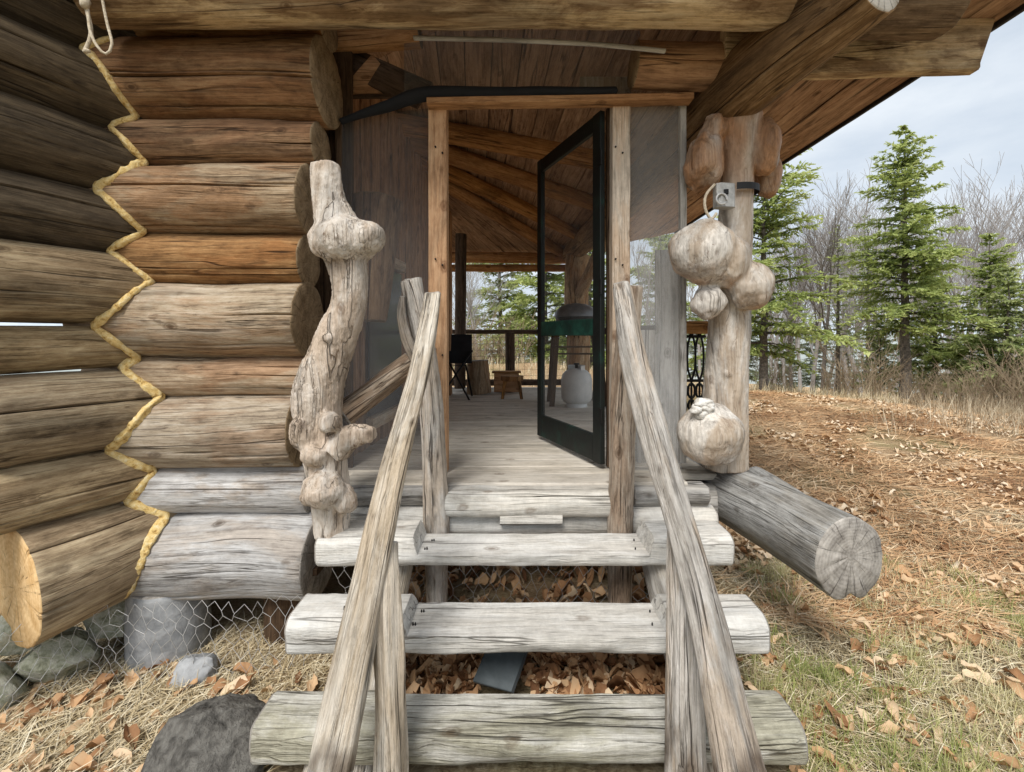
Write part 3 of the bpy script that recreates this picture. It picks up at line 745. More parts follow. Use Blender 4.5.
for kp in ((334, 417, 2.03), (338, 195, 2.12), (368, 434, 2.06), (331, 345, 2.07), (303, 425, 2.06)):
    q = np.array(P(*kp)-tmp.location); d2 = ((co-q)**2).sum(1); kn = np.maximum(kn, np.exp(-d2/(.028**2)))
me.vertices.foreach_set('co', co.ravel())
for nm in ('gc', 'kn'):
    if nm in me.attributes: me.attributes.remove(me.attributes[nm])
a = me.attributes.new('gc', 'FLOAT_VECTOR', 'POINT'); a.data.foreach_set('vector', co.ravel())
a = me.attributes.new('kn', 'FLOAT', 'POINT'); a.data.foreach_set('value', kn)
me.polygons.foreach_set('use_smooth', [True]*len(me.polygons)); me.update()
me.materials.clear(); me.materials.append(M['drift']); bpy.data.meshes.remove(old)
tag(tmp, 'pale twisted driftwood post with round burls beside the log ends', 'post')
br = rail('branch_rail', [P(343, 413, 2.33), P(372, 392, 2.4), P(412, 362, 2.47)], [.068, .064, .056], 'cedar', None, nk=2)
tag(br, 'rough grey branch running up from twisted post to left handrail', 'branch')

# ---- burl post
bpost = thing('burl_post', 'peeled log porch post swollen with large round burls, right of the steps', 'post', (1.3, 2.75, .8))
m = MB(); tube(m, [P(725, 467, 2.75), P(725, 400, 2.75), P(729, 330, 2.75), P(734, 240, 2.75), P(737, 180, 2.75), P(737, 116, 2.75)], [.13, .125, .12, .098, .09, .14], 48, .05, .004, [(4.0, .02), (5.0, .012)], [(.55, 4.65, .022, .014), (.2, 4.3, .016, .008)], step=.03)
def burl(px, py, d, r, lo=.13, crease=.03, rot=None, hi=.006): blob(m, P(px, py, d), r, 48, 34, lo, crease=crease, rot=rot, hi=hi)
burl(703, 253, 2.58, (.195, .165, .18), lo=.10, crease=.02)
burl(724, 262, 2.60, (.145, .15, .165), lo=.10, crease=.02)
burl(750, 286, 2.58, (.128, .13, .138), crease=.03, lo=.12)
burl(708, 302, 2.6, (.09, .09, .095), lo=.22, hi=.02)
burl(710, 434, 2.57, (.185, .17, .175), lo=.07, crease=.02)
burl(706, 158, 2.68, (.10, .12, .165), .22, .03, hi=.03)
burl(697, 172, 2.72, (.08, .1, .11), .2, .03, hi=.02)
burl(713, 130, 2.70, (.07, .09, .09), .3, .04, hi=.03)
burl(765, 148, 2.70, (.08, .11, .17), .1, .03)
burl(767, 176, 2.86, (.08, .1, .14), .1)
burl(728, 374, 2.645, (.025, .02, .022), .2)
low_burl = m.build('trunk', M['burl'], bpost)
def regrow(o, vox, iters, mat, amp, knf):
    """fuse the overlapping shells of a grown piece into one skin and roughen it"""
    rm = o.modifiers.new('r', 'REMESH'); rm.mode = 'VOXEL'; rm.voxel_size = vox
    sm_ = o.modifiers.new('s', 'SMOOTH'); sm_.factor = .5; sm_.iterations = iters
    bpy.context.view_layer.update()
    dg = bpy.context.evaluated_depsgraph_get(); me = bpy.data.meshes.new_from_object(o.evaluated_get(dg))
    old = o.data; o.modifiers.clear(); o.data = me; me.name = old.name+'_grown'
    n = len(me.vertices); co = np.empty(n*3, dtype=np.float32); me.vertices.foreach_get('co', co); co = co.reshape(-1, 3)
    nr = np.empty(n*3, dtype=np.float32); me.vertices.foreach_get('normal', nr); nr = nr.reshape(-1, 3); kn = np.zeros(n, dtype=np.float32)
    w0 = W(o)
    for i, p in enumerate(co):
        h = amp*(.9*n1(p[0]*9, p[1]*9, p[2]*5)+.6*n1(p[0]*30, p[1]*30, p[2]*8)+.4*n1(p[0]*75, p[1]*75, p[2]*50))
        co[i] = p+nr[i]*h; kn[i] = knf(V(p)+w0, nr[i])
    me.vertices.foreach_set('co', co.ravel())
    for nm in ('gc', 'kn'):
        if nm in me.attributes: me.attributes.remove(me.attributes[nm])
    a = me.attributes.new('gc', 'FLOAT_VECTOR', 'POINT'); a.data.foreach_set('vector', co.ravel())
    a = me.attributes.new('kn', 'FLOAT', 'POINT'); a.data.foreach_set('value', kn)
    me.polygons.foreach_set('use_smooth', [True]*len(me.polygons)); me.update()
    me.materials.clear(); me.materials.append(mat); bpy.data.meshes.remove(old)
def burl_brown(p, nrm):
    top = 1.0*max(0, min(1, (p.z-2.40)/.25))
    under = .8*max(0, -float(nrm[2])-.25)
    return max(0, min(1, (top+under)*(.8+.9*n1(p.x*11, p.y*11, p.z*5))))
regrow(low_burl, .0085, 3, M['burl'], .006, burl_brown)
mm = MB()
for k in range(7): blob(mm, P(696+random.uniform(-11, 13), 409+random.uniform(-6, 6), 2.48), (.035, .03, .028), 12, 8, .5, hi=.1)
mm.build('bracket_fungus', M['white_fungus'], low_burl)
# motion lamp box strapped on the post
cam_ = thing('trail_camera', 'small grey box strapped with a black band high on the burl post', 'trail camera', P(723, 207, 2.6))
c0 = P(724, 196, 2.6)
b_ = MB(); plank(b_, c0+V((0, 0, -.07)), c0+V((0, 0, .065)), V((.115, .02, 0)), V((-.012, .07, 0)), bev=.018, n=4); housing = b_.build('housing', M['gray_metal'], cam_, smooth=False)
b_ = MB(); plank(b_, c0+V((-.02, -.04, .01)), c0+V((.005, -.04, .012)), V((0, 0, .03)), V((0, .012, 0)), bev=.004); b_.build('lens_plate', M['iron'], housing, smooth=False)
b_ = MB(); tube(b_, [c0+V((-.035+.03*math.cos(a), -.045, -.03+.03*math.sin(a))) for a in np.linspace(0, 5.2, 14)], .006, 6, 0, 0, endmi=0); b_.build('latch', M['wire'], housing)
b_ = MB(); ring = [P(736, 191, 2.75)+V((.128*math.cos(a), .128*math.sin(a), .006*math.sin(a))) for a in np.linspace(-2.0, 3.6, 26)]
for p, q in zip(ring[:-1], ring[1:]):
    i = [b_.vert(p+V((0, 0, s)), (0, 0, 0)) for s in (-.02, .02)]; j = [b_.vert(q+V((0, 0, s)), (0, 0, 0)) for s in (-.02, .02)]
    b_.face((i[0], j[0], j[1], i[1]))
strap = b_.build('strap', M['black'], cam_)
b_ = MB(); tube(b_, [P(714, 185, 2.58), P(706, 195, 2.56), P(705, 208, 2.56), P(711, 219, 2.57), P(716, 214, 2.57)], .008, 8, 0, 0, step=.02, endmi=0); b_.build('strap_tail', M['rope'], strap)

# ================================================================== DOOR FRAME, SCREENS, DOOR
fr_ = thing('door_frame', 'pale wood door frame with two upright posts and thin header strip', 'door frame', (.06, 2.78, .81))
board('jamb', P(439, 471, 2.78), P(438.5, 108, 2.78), (.112, 0, 0), (0, .09, 0), M['frame_orange'], fr_, wob=.003)
board('jamb', P(619, 469, 2.78), P(620, 104, 2.78), (.108, 0, 0), (0, .09, 0), M['frame'], fr_, wob=.003)
board('header_strip', P(428, 104, 2.70), P(691, 99, 2.70), (0, .09, 0), (0, 0, .038), M['rafter'], fr_, wob=.004)
board('header_board', P(605, 78, 2.84), P(605, 101, 2.84), (.32, 0, 0), (0, .03, 0), M['frame'], fr_)
board('hinge_stop', P(609, 466, 2.86), P(608.5, 110, 2.86), (.03, 0, 0), (0, .05, 0), M['darkwood'], fr_)
for px in (439, 619):
    for py in (150, 262, 352, 430):
        for k in (-1, 1):
            mm = MB(); q = P(px+k*3.5, py+k*3, 2.732); tube(mm, [q, q+V((0, -.004, 0))], .0055, 8, 0, 0, endmi=0); mm.build('screw_head', M['iron'], fr_)
ls = thing('insect_screen', 'dark insect screen panel between the log wall and the door', 'insect screen', (-.85, 2.8, .8))
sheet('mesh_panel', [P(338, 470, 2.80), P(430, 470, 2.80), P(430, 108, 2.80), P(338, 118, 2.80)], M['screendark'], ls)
board('side_strip', P(339, 472, 2.81), P(339, 110, 2.81), (.04, 0, 0), (0, .03, 0), M['darkwood'], ls)
rs = thing('insect_screen', 'insect screen panel painted lighter as lit, between door frame and burl post', 'insect screen', (.92, 2.8, .8))
sheet('mesh_panel', [P(628, 471, 2.79), P(682, 471, 2.79), P(682, 104, 2.79), P(628, 104, 2.79)], M['screen_lit'], rs)
board('side_strip', P(682.5, 462, 2.78), P(682.5, 103, 2.78), (.038, 0, 0), (0, .04, 0), M['graywood'], rs)
board('backing_board', P(668, 468, 2.95), P(668, 250, 2.95), (.17, 0, 0), (0, .02, 0), M['graywood'], rs)
board('backing_board', P(646, 468, 2.97), P(646, 330, 2.97), (.12, 0, 0), (0, .02, 0), M['graywood'], rs)
ts = sheet('insect_screen', [P(404, 98, 2.82), P(640, 98, 2.82), P(640, 30, 2.82), P(404, 30, 2.82)], M['screendark'], None)
tag(ts, 'dark insect screen across the gap above the door header', 'insect screen')
m = MB(); tube(m, [P(342, 121, 2.72), P(385, 107, 2.71), P(428, 94, 2.69), P(520, 93, 2.69), P(615, 92, 2.69)], [.022, .032, .038, .036, .032], 18, .22, .006, step=.04, endmi=0)
tag(m.build('rolled_screen', M['blackcloth']), 'rolled up black screen cloth along the top of the doorway', 'rolled cloth')

door = thing('screen_door', 'dark green screen door standing open inwards on the right jamb', 'door', (.575, 2.80, .81))
hx, hy = .565, 2.80; dv = V((.207-.554, .84, 0)).normalized(); DW = .91; dn = V((dv.y, -dv.x, 0))
H0 = V((hx, hy, 0)); Z0, Z1 = .845, 3.045
def dp(s, z): return H0+dv*s+V((0, 0, z))
hst = board('stile', dp(.045, Z0), dp(.045, Z1), dv*.09, dn*.035, M['doorgreen'], door, wob=.001)
board('stile', dp(DW-.04, Z0), dp(DW-.04, Z1), dv*.075, dn*.035, M['doorgreen'], door, wob=.001)
for z, h in ((Z1-.05, .10), (1.70, .11), (Z0+.085, .17)):
    board('rail', dp(.0905, z), dp(DW-.078, z), V((0, 0, h)), dn*.033, M['railgreen' if 1.5 < z < 2 else 'doorgreen'], door, wob=.001)
sheet('mesh_panel', [dp(.085, 1.75), dp(DW-.075, 1.75), dp(DW-.075, Z1-.09), dp(.085, Z1-.09)], M['screendoor'], door)
sheet('mesh_panel', [dp(.085, Z0+.165), dp(DW-.075, Z0+.165), dp(DW-.075, 1.65), dp(.085, 1.65)], M['screendoor'], door)
for z in (1.15, 1.95, 2.75): board('hinge', dp(-.004, z-.045)-dn*.022, dp(-.004, z+.045)-dn*.022, dv*.03, dn*.01, M['iron'], hst)

# ================================================================== PORCH FURNISHINGS
DZ = .81
tk = thing('propane_tank', 'white propane tank on the porch floor behind the open screen door', 'propane tank', (.76, 5.3, DZ))
m = MB(); R = [(.0, .10), (.03, .155), (.07, .178), (.15, .183), (.28, .183), (.35, .165), (.395, .12), (.415, .05), (.42, .0)]
def lathe(m, c, prof_, seg=28):
    rows = []
    for z_, r_ in prof_: rows.append([m.vert(V(c)+V((r_*math.cos(2*math.pi*k/seg), r_*math.sin(2*math.pi*k/seg), z_)), (0, 0, z_)) for k in range(seg)])
    for a, b in zip(rows[:-1], rows[1:]):
        for k in range(seg): m.face((a[k], a[(k+1) % seg], b[(k+1) % seg], b[k]))
lathe(m, (.76, 5.3, DZ+.03), R); m.build('body', M['tank'], tk)
m = MB(); lathe(m, (.76, 5.3, DZ), [(0, .125), (.05, .125), (.05, .117), (0, .117)]); m.build('foot_ring', M['tank'], tk)
m = MB(); n = 20
for k in range(n+1):
    a = -1.2+4.2*k/n; m.vert((.76+.1*math.cos(a), 5.3+.1*math.sin(a), DZ+.40), (0, 0, 0)); m.vert((.76+.1*math.cos(a), 5.3+.1*math.sin(a), DZ+.485), (0, 0, 0))
for k in range(n): m.face((2*k, 2*k+2, 2*k+3, 2*k+1))
m.build('collar', M['tank'], tk)
m = MB(); lathe(m, (.76, 5.3, DZ+.44), [(0, .0), (0, .02), (.05, .02), (.05, .035), (.07, .035), (.07, 0)], 12); m.build('valve', M['iron'], tk)
gr = thing('barbecue_grill', 'grill with a grey domed lid on a tall wooden stand behind the screen door', 'grill', (.78, 5.5, DZ))
for sx in (-1, 1):
    for sy in (-1, 1): board('leg', (.78+sx*.31, 5.5+sy*.2, DZ), (.78+sx*.25, 5.5+sy*.18, DZ+.88), (.06, 0, 0), (0, .05, 0), M['darkwood'], gr)
for zz in (.62, .70): board('shelf_bar', (.5, 5.30, DZ+zz), (1.06, 5.30, DZ+zz), (0, .03, 0), (0, 0, .02), M['darkwood'], gr)
board('stand_top', (.46, 5.5, DZ+.895), (1.10, 5.5, DZ+.895), (0, .44, 0), (0, 0, .03), M['darkwood'], gr)
m = MB(); lathe(m, (.78, 5.5, DZ+.915), [(0, 0), (0, .15), (.06, .235), (.13, .25), (.14, .25)]); m.build('fire_bowl', M['iron'], gr)
m = MB(); lathe(m, (.78, 5.5, DZ+1.06), [(0, .262), (.02, .262), (.07, .245), (.12, .2), (.155, .12), (.17, .0)]); m.build('lid', M['lid'], gr)
st = log('chopping_stump', (-.46, 6.45, DZ), (-.50, 6.45, DZ+.47), .18, .155, [M['log_mid'], M['end_gray']], None, seg=32, lo=.08)
tag(st, 'round pale wood stump standing on the far porch floor', 'stump')
def stool(x, y, w, h, name, lab, mat):
    s = thing(name, lab, 'stool', (x, y, DZ)); m = MB()
    tube(m, [V((x, y, DZ+h-.05)), V((x, y, DZ+h))], [w/2, w/2*1.03], 20, .06, 0, endmi=0); m.build('seat', M[mat], s, sharp=50)
    for sx in (-1, 1):
        for sy in (-1, 1):
            m = MB(); tube(m, [V((x+sx*w*.42, y+sy*w*.3, DZ)), V((x+sx*w*.3, y+sy*w*.22, DZ+h-.045))], [.02, .028], 10, .05, 0, endmi=0); m.build('leg', M[mat], s)
    return s
stool(.0, 6.0, .30, .29, 'stool', 'small four legged rustic wooden stool on the porch floor', 'log_brown')
bxo = thing('wooden_crate', 'small low wooden box behind the stool on the porch', 'crate', (-.09, 6.6, DZ))
for dy in (-.1, .1): board('side', (-.26, 6.6+dy, DZ+.15), (.10, 6.6+dy, DZ+.15), (0, 0, .27), (0, .018, 0), M['rafter'], bxo)
for dx in (-.255, .095): board('side', (-.0825+dx, 6.512, DZ+.148), (-.0825+dx, 6.688, DZ+.148), (0, 0, .265), (.016, 0, 0), M['rafter'], bxo)
board('lid', (-.29, 6.6, DZ+.30), (.13, 6.6, DZ+.30), (0, .25, 0), (0, 0, .022), M['log_brown'], bxo)
ch = thing('camp_chair', 'black folding chair in shadow at the left of the porch', 'chair', (-.72, 6.0, DZ))
for s in ((-.95, 5.8, 0, -.55, 6.2, .62), (-.55, 5.8, 0, -.95, 6.2, .62), (-.95, 6.2, 0, -.9, 5.85, .45), (-.55, 6.2, 0, -.6, 5.85, .45)):
    m = MB(); tube(m, [V((s[0], s[1], DZ+s[2])), V((s[3], s[4], DZ+s[5]))], .013, 8, 0, 0, endmi=0); m.build('leg', M['iron'], ch)
sheet('seat', [V((-.95, 5.85, DZ+.45)), V((-.55, 5.85, DZ+.45)), V((-.55, 6.2, DZ+.42)), V((-.95, 6.2, DZ+.42))], M['blackcloth'], ch)
sheet('backrest', [V((-.95, 6.2, DZ+.45)), V((-.55, 6.2, DZ+.45)), V((-.56, 6.3, DZ+.85)), V((-.94, 6.3, DZ+.85))], M['blackcloth'], ch)
# far railing
pr = thing('porch_railing', 'dark log railing with wire mesh along the far end of the porch', 'railing', (0, 7.1, DZ))
log('top_rail', (-1.4, 7.1, 1.70), (1.0, 7.1, 1.70), .035, .035, [M['darkwood'], M['end_dark']], pr, seg=14, step=.1)
log('bottom_rail', (-1.4, 7.1, DZ+.09), (1.0, 7.1, DZ+.09), .05, .05, [M['darkwood'], M['end_dark']], pr, seg=14, step=.1)
log('baluster_post', (-.03, 7.1, DZ+.04), (-.03, 7.1, 1.69), .075, .075, [M['darkwood'], M['end_dark']], pr, seg=16, step=.1)
log('baluster_post', (-.80, 7.1, DZ+.04), (-.80, 7.1, 1.69), .05, .05, [M['darkwood'], M['end_dark']], pr, seg=16, step=.1)
m = MB(); sg = []
for k in range(25): sg.append(((-1.4+k*.1, 7.1, DZ+.1), (-1.4+k*.1, 7.1, 1.69)))
for k in range(9): sg.append(((-1.4, 7.1, DZ+.1+k*.1), (1.0, 7.1, DZ+.1+k*.1)))
wires(m, sg, .0022); m.build('wire_mesh', M['iron'], pr)
cp = rail('corner_post', [V((1.0, 6.9, DZ)), V((1.02, 6.9, 1.6)), V((.98, 6.9, 2.3)), V((1.02, 6.9, 2.86))], [.18, .17, .17, .19], 'log_mid', None, cracks=(), step=.08)
tag(cp, 'thick pale log post at far right corner of the porch', 'post')
m = MB(); tube(m, [V((1.0, 6.88, 2.2)), V((1.12, 6.2, 2.62)), V((1.14, 5.5, 2.86))], [.09, .08, .08], 18, .08, 0, step=.1)
tag(m.build('knee_brace', [M['log_mid'], M['end_brown']]), 'slanting log brace rising from far corner post to the roof plate', 'brace')
# side railing with cast iron panel
ir = thing('iron_railing', 'black ornamental iron railing panel beside the burl post', 'railing', (1.22, 3.15, DZ))
board('top_rail', V((1.12, 3.06, 1.70)), V((1.32, 3.06, 1.70)), (0, 0, .085), (0, .09, 0), M['rafter'], ir)
m = MB()
for k in range(3):
    x0 = 1.165+k*.055
    for s in (-1, 1):
        tube(m, [V((x0+s*.005, 3.06, 1.66)), V((x0+s*.026, 3.06, 1.56)), V((x0+s*.024, 3.06, 1.42)), V((x0, 3.06, 1.34))], .007, 6, 0, 0, step=.03, endmi=0)
    tube(m, [V((x0, 3.06, 1.34)), V((x0, 3.06, .84))], .007, 6, 0, 0, endmi=0)
    tube(m, [V((x0+.024*math.cos(a), 3.06, 1.27+.05*math.sin(a))) for a in np.linspace(0, 6.28, 16)], .008, 6, 0, 0, endmi=0)
    tube(m, [V((x0+.02*math.cos(a), 3.06, 1.17+.04*math.sin(a))) for a in np.linspace(0, 6.28, 16)], .008, 6, 0, 0, endmi=0)
for zz in (1.64, 1.34, .86): tube(m, [V((1.13, 3.06, zz)), V((1.31, 3.06, zz))], .01, 6, 0, 0, endmi=0)
m.build('scrollwork', M['iron'], ir)
log('side_rail', (1.3, 3.3, 1.70), (1.02, 6.8, 1.70), .04, .04, [M['darkwood'], M['end_dark']], ir, seg=14, step=.1)

# rope
rp = thing('hanging_rope', 'pale knotted cord hanging from the roof at the upper left', 'rope', P(96, 0, 2.1))
m = MB(); tube(m, [P(82, -30, 2.1), P(84, 0, 2.1), P(88, 14, 2.09), P(91, 35, 2.08), P(85, 51, 2.08)], .0085, 10, .15, 0, step=.02, endmi=0)
tube(m, [P(88, 10, 2.09), P(90, 30, 2.07), P(97, 46, 2.07), P(106, 54, 2.08), P(112, 44, 2.09), P(106, 18, 2.1), P(97, -30, 2.1)], .0062, 8, .1, 0, step=.02, endmi=0)
m.build('cord', M['rope'], rp)
m = MB(); blob(m, P(85, 3, 2.08), (.02, .02, .028), 14, 10, .3); m.build('knot', M['rope'], rp)
m = MB(); blob(m, P(87, 51, 2.08), (.016, .012, .01), 10, 8, .3); m.build('knot', M['rope'], rp)

# ================================================================== PIERS, STONES, WIRE
p1 = log('wall_pier', (-1.92, 2.53, -.25), (-1.92, 2.53, .27), .2, .19, [M['concrete'], M['end_gray']], None, seg=40, lo=.02, ncrack=0, nknot=0)
tag(p1, 'thick grey round pier under the wall corner behind chicken wire', 'pier')
p2 = log('wall_pier', (-1.30, 2.62, -.25), (-1.30, 2.62, .26), .13, .13, [M['darkwood'], M['end_dark']], None, seg=30)
tag(p2, 'slim dark wooden pier under the wall near the steps', 'pier')
def rock(name, c, r, mat, label, cat='stone', lo=.3, group=None, hi=.05, rot=None, seg=40):
    m = MB(); rr = random.Random(name+label); c = V(c)
    pl = []
    for k in range(15):
        d = V((rr.gauss(0, 1), rr.gauss(0, 1), rr.gauss(0, 1))).normalized(); pl.append((d, rr.uniform(.72, 1.0)))
    sd = rr.uniform(0, 50); rows = []; ring = seg*2//3
    for i in range(ring+1):
        ph = math.pi*i/ring; row = []
        for j in range(seg):
            a = 2*math.pi*j/seg; d = V((math.sin(ph)*math.cos(a), math.sin(ph)*math.sin(a), math.cos(ph)))
            t = 1.12
            for n_, h_ in pl:
                q = d.dot(n_)
                if q > .05: t = min(t, h_/q)
            t *= 1+lo*.25*n1(d.x*2+sd, d.y*2, d.z*2)+hi*.7*n1(d.x*6+sd, d.y*6, d.z*6)+hi*.5*n1(d.x*15+sd, d.y*15, d.z*15)
            p = V((d.x*r[0], d.y*r[1], d.z*r[2]))*t
            if rot: p = rot @ p
            row.append(m.vert(c+p, p))
        rows.append(row)
    for i in range(ring):
        for j in range(seg):
            j2 = (j+1) % seg; m.face((rows[i][j], rows[i+1][j], rows[i+1][j2], rows[i][j2]))
    return tag(m.build(name, M[mat], sharp=35), label, cat, group)
rock('boulder', (-1.15, 1.74, .02), (.20, .21, .205), 'boulder', 'dark lichen spotted boulder on the ground left of the bottom step', 'boulder', .2, seg=72, hi=.04, rot=Matrix.Rotation(-.35, 3, 'Y'))
rock('stone', (-1.60, 2.27, -.08), (.13, .10, .10), 'concrete', 'pale grey stone at the foot of the thick pier')
fs = 'foundation stones under the left log wall'
for c, r, lab in (((-2.33, 2.30, .0), (.16, .14, .12), 'mossy foundation stone nearest the thick grey pier'),
             ((-2.50, 2.08, -.02), (.19, .16, .13), 'mossy foundation stone second left of the grey pier'),
             ((-2.68, 1.95, -.02), (.16, .15, .13), 'mossy foundation stone at the left edge, lower row'),
             ((-2.42, 2.25, .20), (.15, .13, .10), 'mossy foundation stone tucked under the side log wall'),
             ((-2.62, 2.10, .20), (.17, .14, .10), 'mossy foundation stone below the orange log end'),
             ((-2.22, 2.52, .08), (.13, .12, .12), 'dark foundation stone deep behind the grey pier')):
    rock('foundation_stone', c, r, 'mossstone', lab, 'stone', .3, fs)
sl = MB(); c = P(503, 676, 1.98)+V((0, 0, .012)); plank(sl, c+V((-.09, .035, .03)), c+V((.075, .0, .012)), V((.07, .14, .085)), V((-.01, -.008, .016)), bev=.003, n=4, wob=.003)
tag(sl.build('slate_slab', M['slate'], smooth=False), 'dark grey flat slate lying among leaves under the steps', 'slate')
def chicken(name, fn, nu, nv, cell, label):
    m = MB(); sg = []
    W_, H_ = nu*cell, nv*cell*.87
    def pt(u, v):
        return fn((u+.55*cell*n1(u*5, v*5, 1)+.3*cell*n1(u*14, v*14, 2))/W_, (v+.55*cell*n1(u*5, v*5, 8)+.3*cell*n1(u*14, v*14, 9))/H_)
    s = cell*.5
    for j in range(nv):
        for i in range(nu):
            ox = i*cell+(cell/2 if j % 2 else 0); oy = j*cell*.87
            a = pt(ox, oy+cell*.28); b = pt(ox, oy+cell*.59)
            sg += [(a, b), (b, pt(ox+cell/2, oy+cell*.87)), (b, pt(ox-cell/2, oy+cell*.87+.0)), ]
            sg[-2] = (b, pt(ox+cell/2, oy+cell*.87+cell*.28)) ; sg[-1] = (b, pt(ox-cell/2, oy+cell*.87+cell*.28))
    wires(m, sg, .0014); return tag(m.build(name, M['wire']), label, 'wire mesh')
def wf1(u, v):
    x = lerp(-2.05, -.98, u); y = 2.22+.03*n1(u*5, v*5)+.06*u; return V((x, y, lerp(-.15, .30, v)+.02*n1(u*4, v*4, 3)))
chicken('chicken_wire', wf1, 16, 7, .068, 'crumpled chicken wire stretched below the log wall')
def wf2(u, v): return V((lerp(-.95, 1.0, u), 2.47+.02*n1(u*6, v*4), lerp(.0, .6, v)))
chicken('chicken_wire', wf2, 26, 9, .07, 'chicken wire closing the dark gap under the porch behind the treads')
def wf3(u, v):
    q = V((PX0, YA, 0))+NL*.10+U*lerp(-.05, .75, u); return V((q.x+.02*n1(u*4, v), q.y, lerp(-.12, .3, v)))
chicken('chicken_wire', wf3, 12, 6, .07, 'chicken wire in front of the mossy foundation stones')

# ================================================================== GROUND COVER
def quads_object(name, verts, faces, rnd, mat):
    me = bpy.data.meshes.new(name); nv = len(verts)
    me.vertices.add(nv); me.vertices.foreach_set('co', np.asarray(verts, dtype=np.float32).ravel())
    fs_ = np.asarray(faces, dtype=np.int32); nf, k = fs_.shape
    me.loops.add(nf*k); me.loops.foreach_set('vertex_index', fs_.ravel())
    me.polygons.add(nf); me.polygons.foreach_set('loop_start', np.arange(0, nf*k, k, dtype=np.int32)); me.polygons.foreach_set('loop_total', np.full(nf, k, dtype=np.int32))
    a = me.attributes.new('rnd', 'FLOAT', 'POINT'); a.data.foreach_set('value', np.asarray(rnd, dtype=np.float32))
    me.materials.append(mat); me.update(calc_edges=True); me.validate()
    return me
GH = np.vectorize(gheight)
def link(name, me, loc=(0, 0, 0), parent=None):
    o = bpy.data.objects.new(name, me); C.objects.link(o); o.location = loc
    if parent: o.parent = parent
    return o
def blades(name, x, y, L, wd, pitch, rnd, mat, z0=0.0, bend=.3, seed=1):
    """x, y: roots; pitch: angle above ground"""
    r = np.random.RandomState(seed); n = len(x); az = r.uniform(0, 2*np.pi, n)
    z = GH(x, y)+z0
    dx, dy = np.cos(az)*np.cos(pitch), np.sin(az)*np.cos(pitch); dz = np.sin(pitch)
    px, py = -np.sin(az), np.cos(az)
    vs = np.zeros((n, 6, 3)); 
    for k, (t, ww) in enumerate(((0, 1), (.55, .8), (1, .15))):
        cx, cy = x+dx*L*t, y+dy*L*t; cz = z+dz*L*t-bend*L*t*t*np.cos(pitch)*.6*(dz > .3)
        vs[:, 2*k, 0] = cx-px*wd*ww/2; vs[:, 2*k, 1] = cy-py*wd*ww/2; vs[:, 2*k, 2] = cz
        vs[:, 2*k+1, 0] = cx+px*wd*ww/2; vs[:, 2*k+1, 1] = cy+py*wd*ww/2; vs[:, 2*k+1, 2] = cz+wd*.2
    base = (np.arange(n)*6)[:, None]
    f = np.concatenate([base+np.array([0, 1, 3, 2]), base+np.array([2, 3, 5, 4])])
    return kind(link(name, quads_object(name, vs.reshape(-1, 3), f, np.repeat(rnd, 6), mat)), 'stuff')
def leaves(name, x, y, z, size, rnd, mat, seed=2, flat=.5):
    r = np.random.RandomState(seed); n = len(x)
    prof_ = [(-1, .02), (-.72, .30), (-.3, .47), (.2, .49), (.62, .34), (.92, .12), (1.15, .01)]
    az = r.uniform(0, 2*np.pi, n); tx = r.normal(0, flat, n); ty = r.normal(0, flat, n); curl = r.uniform(-.3, 1.5, n); ll = r.normal(0, .5, n)
    vs = np.zeros((n, 21, 3)); wav = r.uniform(0, 6.28, n)
    asp = r.uniform(.6, 1.1, n)
    for k, (u, w) in enumerate(prof_):
        for q, s in enumerate((-1, 0, 1)):
            lx = u*size*.5; ly = s*w*size*.5*asp*1.1; lz = abs(s)*w*curl*size*.6 + ll*size*.35*(u*u) + .10*size*np.sin(u*4+wav+s*1.5)*abs(s); ly = ly*(1+.25*np.sin(u*5+wav))
            Z = lz+lx*np.sin(tx)+ly*np.sin(ty)
            vs[:, k*3+q, 0] = x+lx*np.cos(az)-ly*np.sin(az); vs[:, k*3+q, 1] = y+lx*np.sin(az)+ly*np.cos(az); vs[:, k*3+q, 2] = z+Z+size*.1
    base = (np.arange(n)*21)[:, None]; fl_ = []
    for k in range(6):
        for q in range(2): fl_.append(base+np.array([k*3+q, k*3+q+1, k*3+q+4, k*3+q+3]))
    me = quads_object(name, vs.reshape(-1, 3), np.concatenate(fl_), np.repeat(rnd, 21), mat)
    me.polygons.foreach_set('use_smooth', [True]*len(me.polygons))
    return kind(link(name, me), 'stuff')
M['straw'] = attrmat('straw', [(.05, (.20, .14, .07)), (.35, (.48, .38, .22)), (.65, (.68, .58, .39)), (.95, (.82, .75, .58))])
M['needles'] = attrmat('needles', [(.05, (.24, .12, .06)), (.38, (.52, .31, .16)), (.68, (.68, .48, .28)), (.95, (.82, .68, .49))])
M['grass'] = attrmat('grass', [(.05, (.24, .29, .09)), (.35, (.40, .42, .15)), (.6, (.60, .55, .30)), (.95, (.76, .70, .48))], .25)
M['leaf'] = attrmat('leaf', [(.05, (.16, .075, .035)), (.35, (.42, .23, .115)), (.62, (.62, .40, .22)), (.95, (.78, .62, .43))], .15)
M['chip'] = attrmat('chip', [(.1, (.40, .24, .12)), (.5, (.60, .43, .27)), (.95, (.80, .68, .52))], .05)
M['stalk'] = attrmat('stalk', [(.05, (.15, .11, .07)), (.4, (.34, .27, .18)), (.7, (.50, .42, .30)), (.95, (.66, .58, .43))])
rs_ = np.random.RandomState(5)
def wedge(n, y0, y1, pxa, pxb, pw=1.0):
    """random ground points in a strip of the site, denser near the front"""
    y = y0+(y1-y0)*rs_.uniform(0, 1, n)**pw; px = rs_.uniform(pxa, pxb, n); return (px-512)*y/F, y
def clear(x, y):
    """outside the steps' footprint"""
    return ~((x > -.97) & (x < 1.07) & (y > 1.45) & (y < 2.1))
def beta(n, a, b): return rs_.beta(a, b, n)
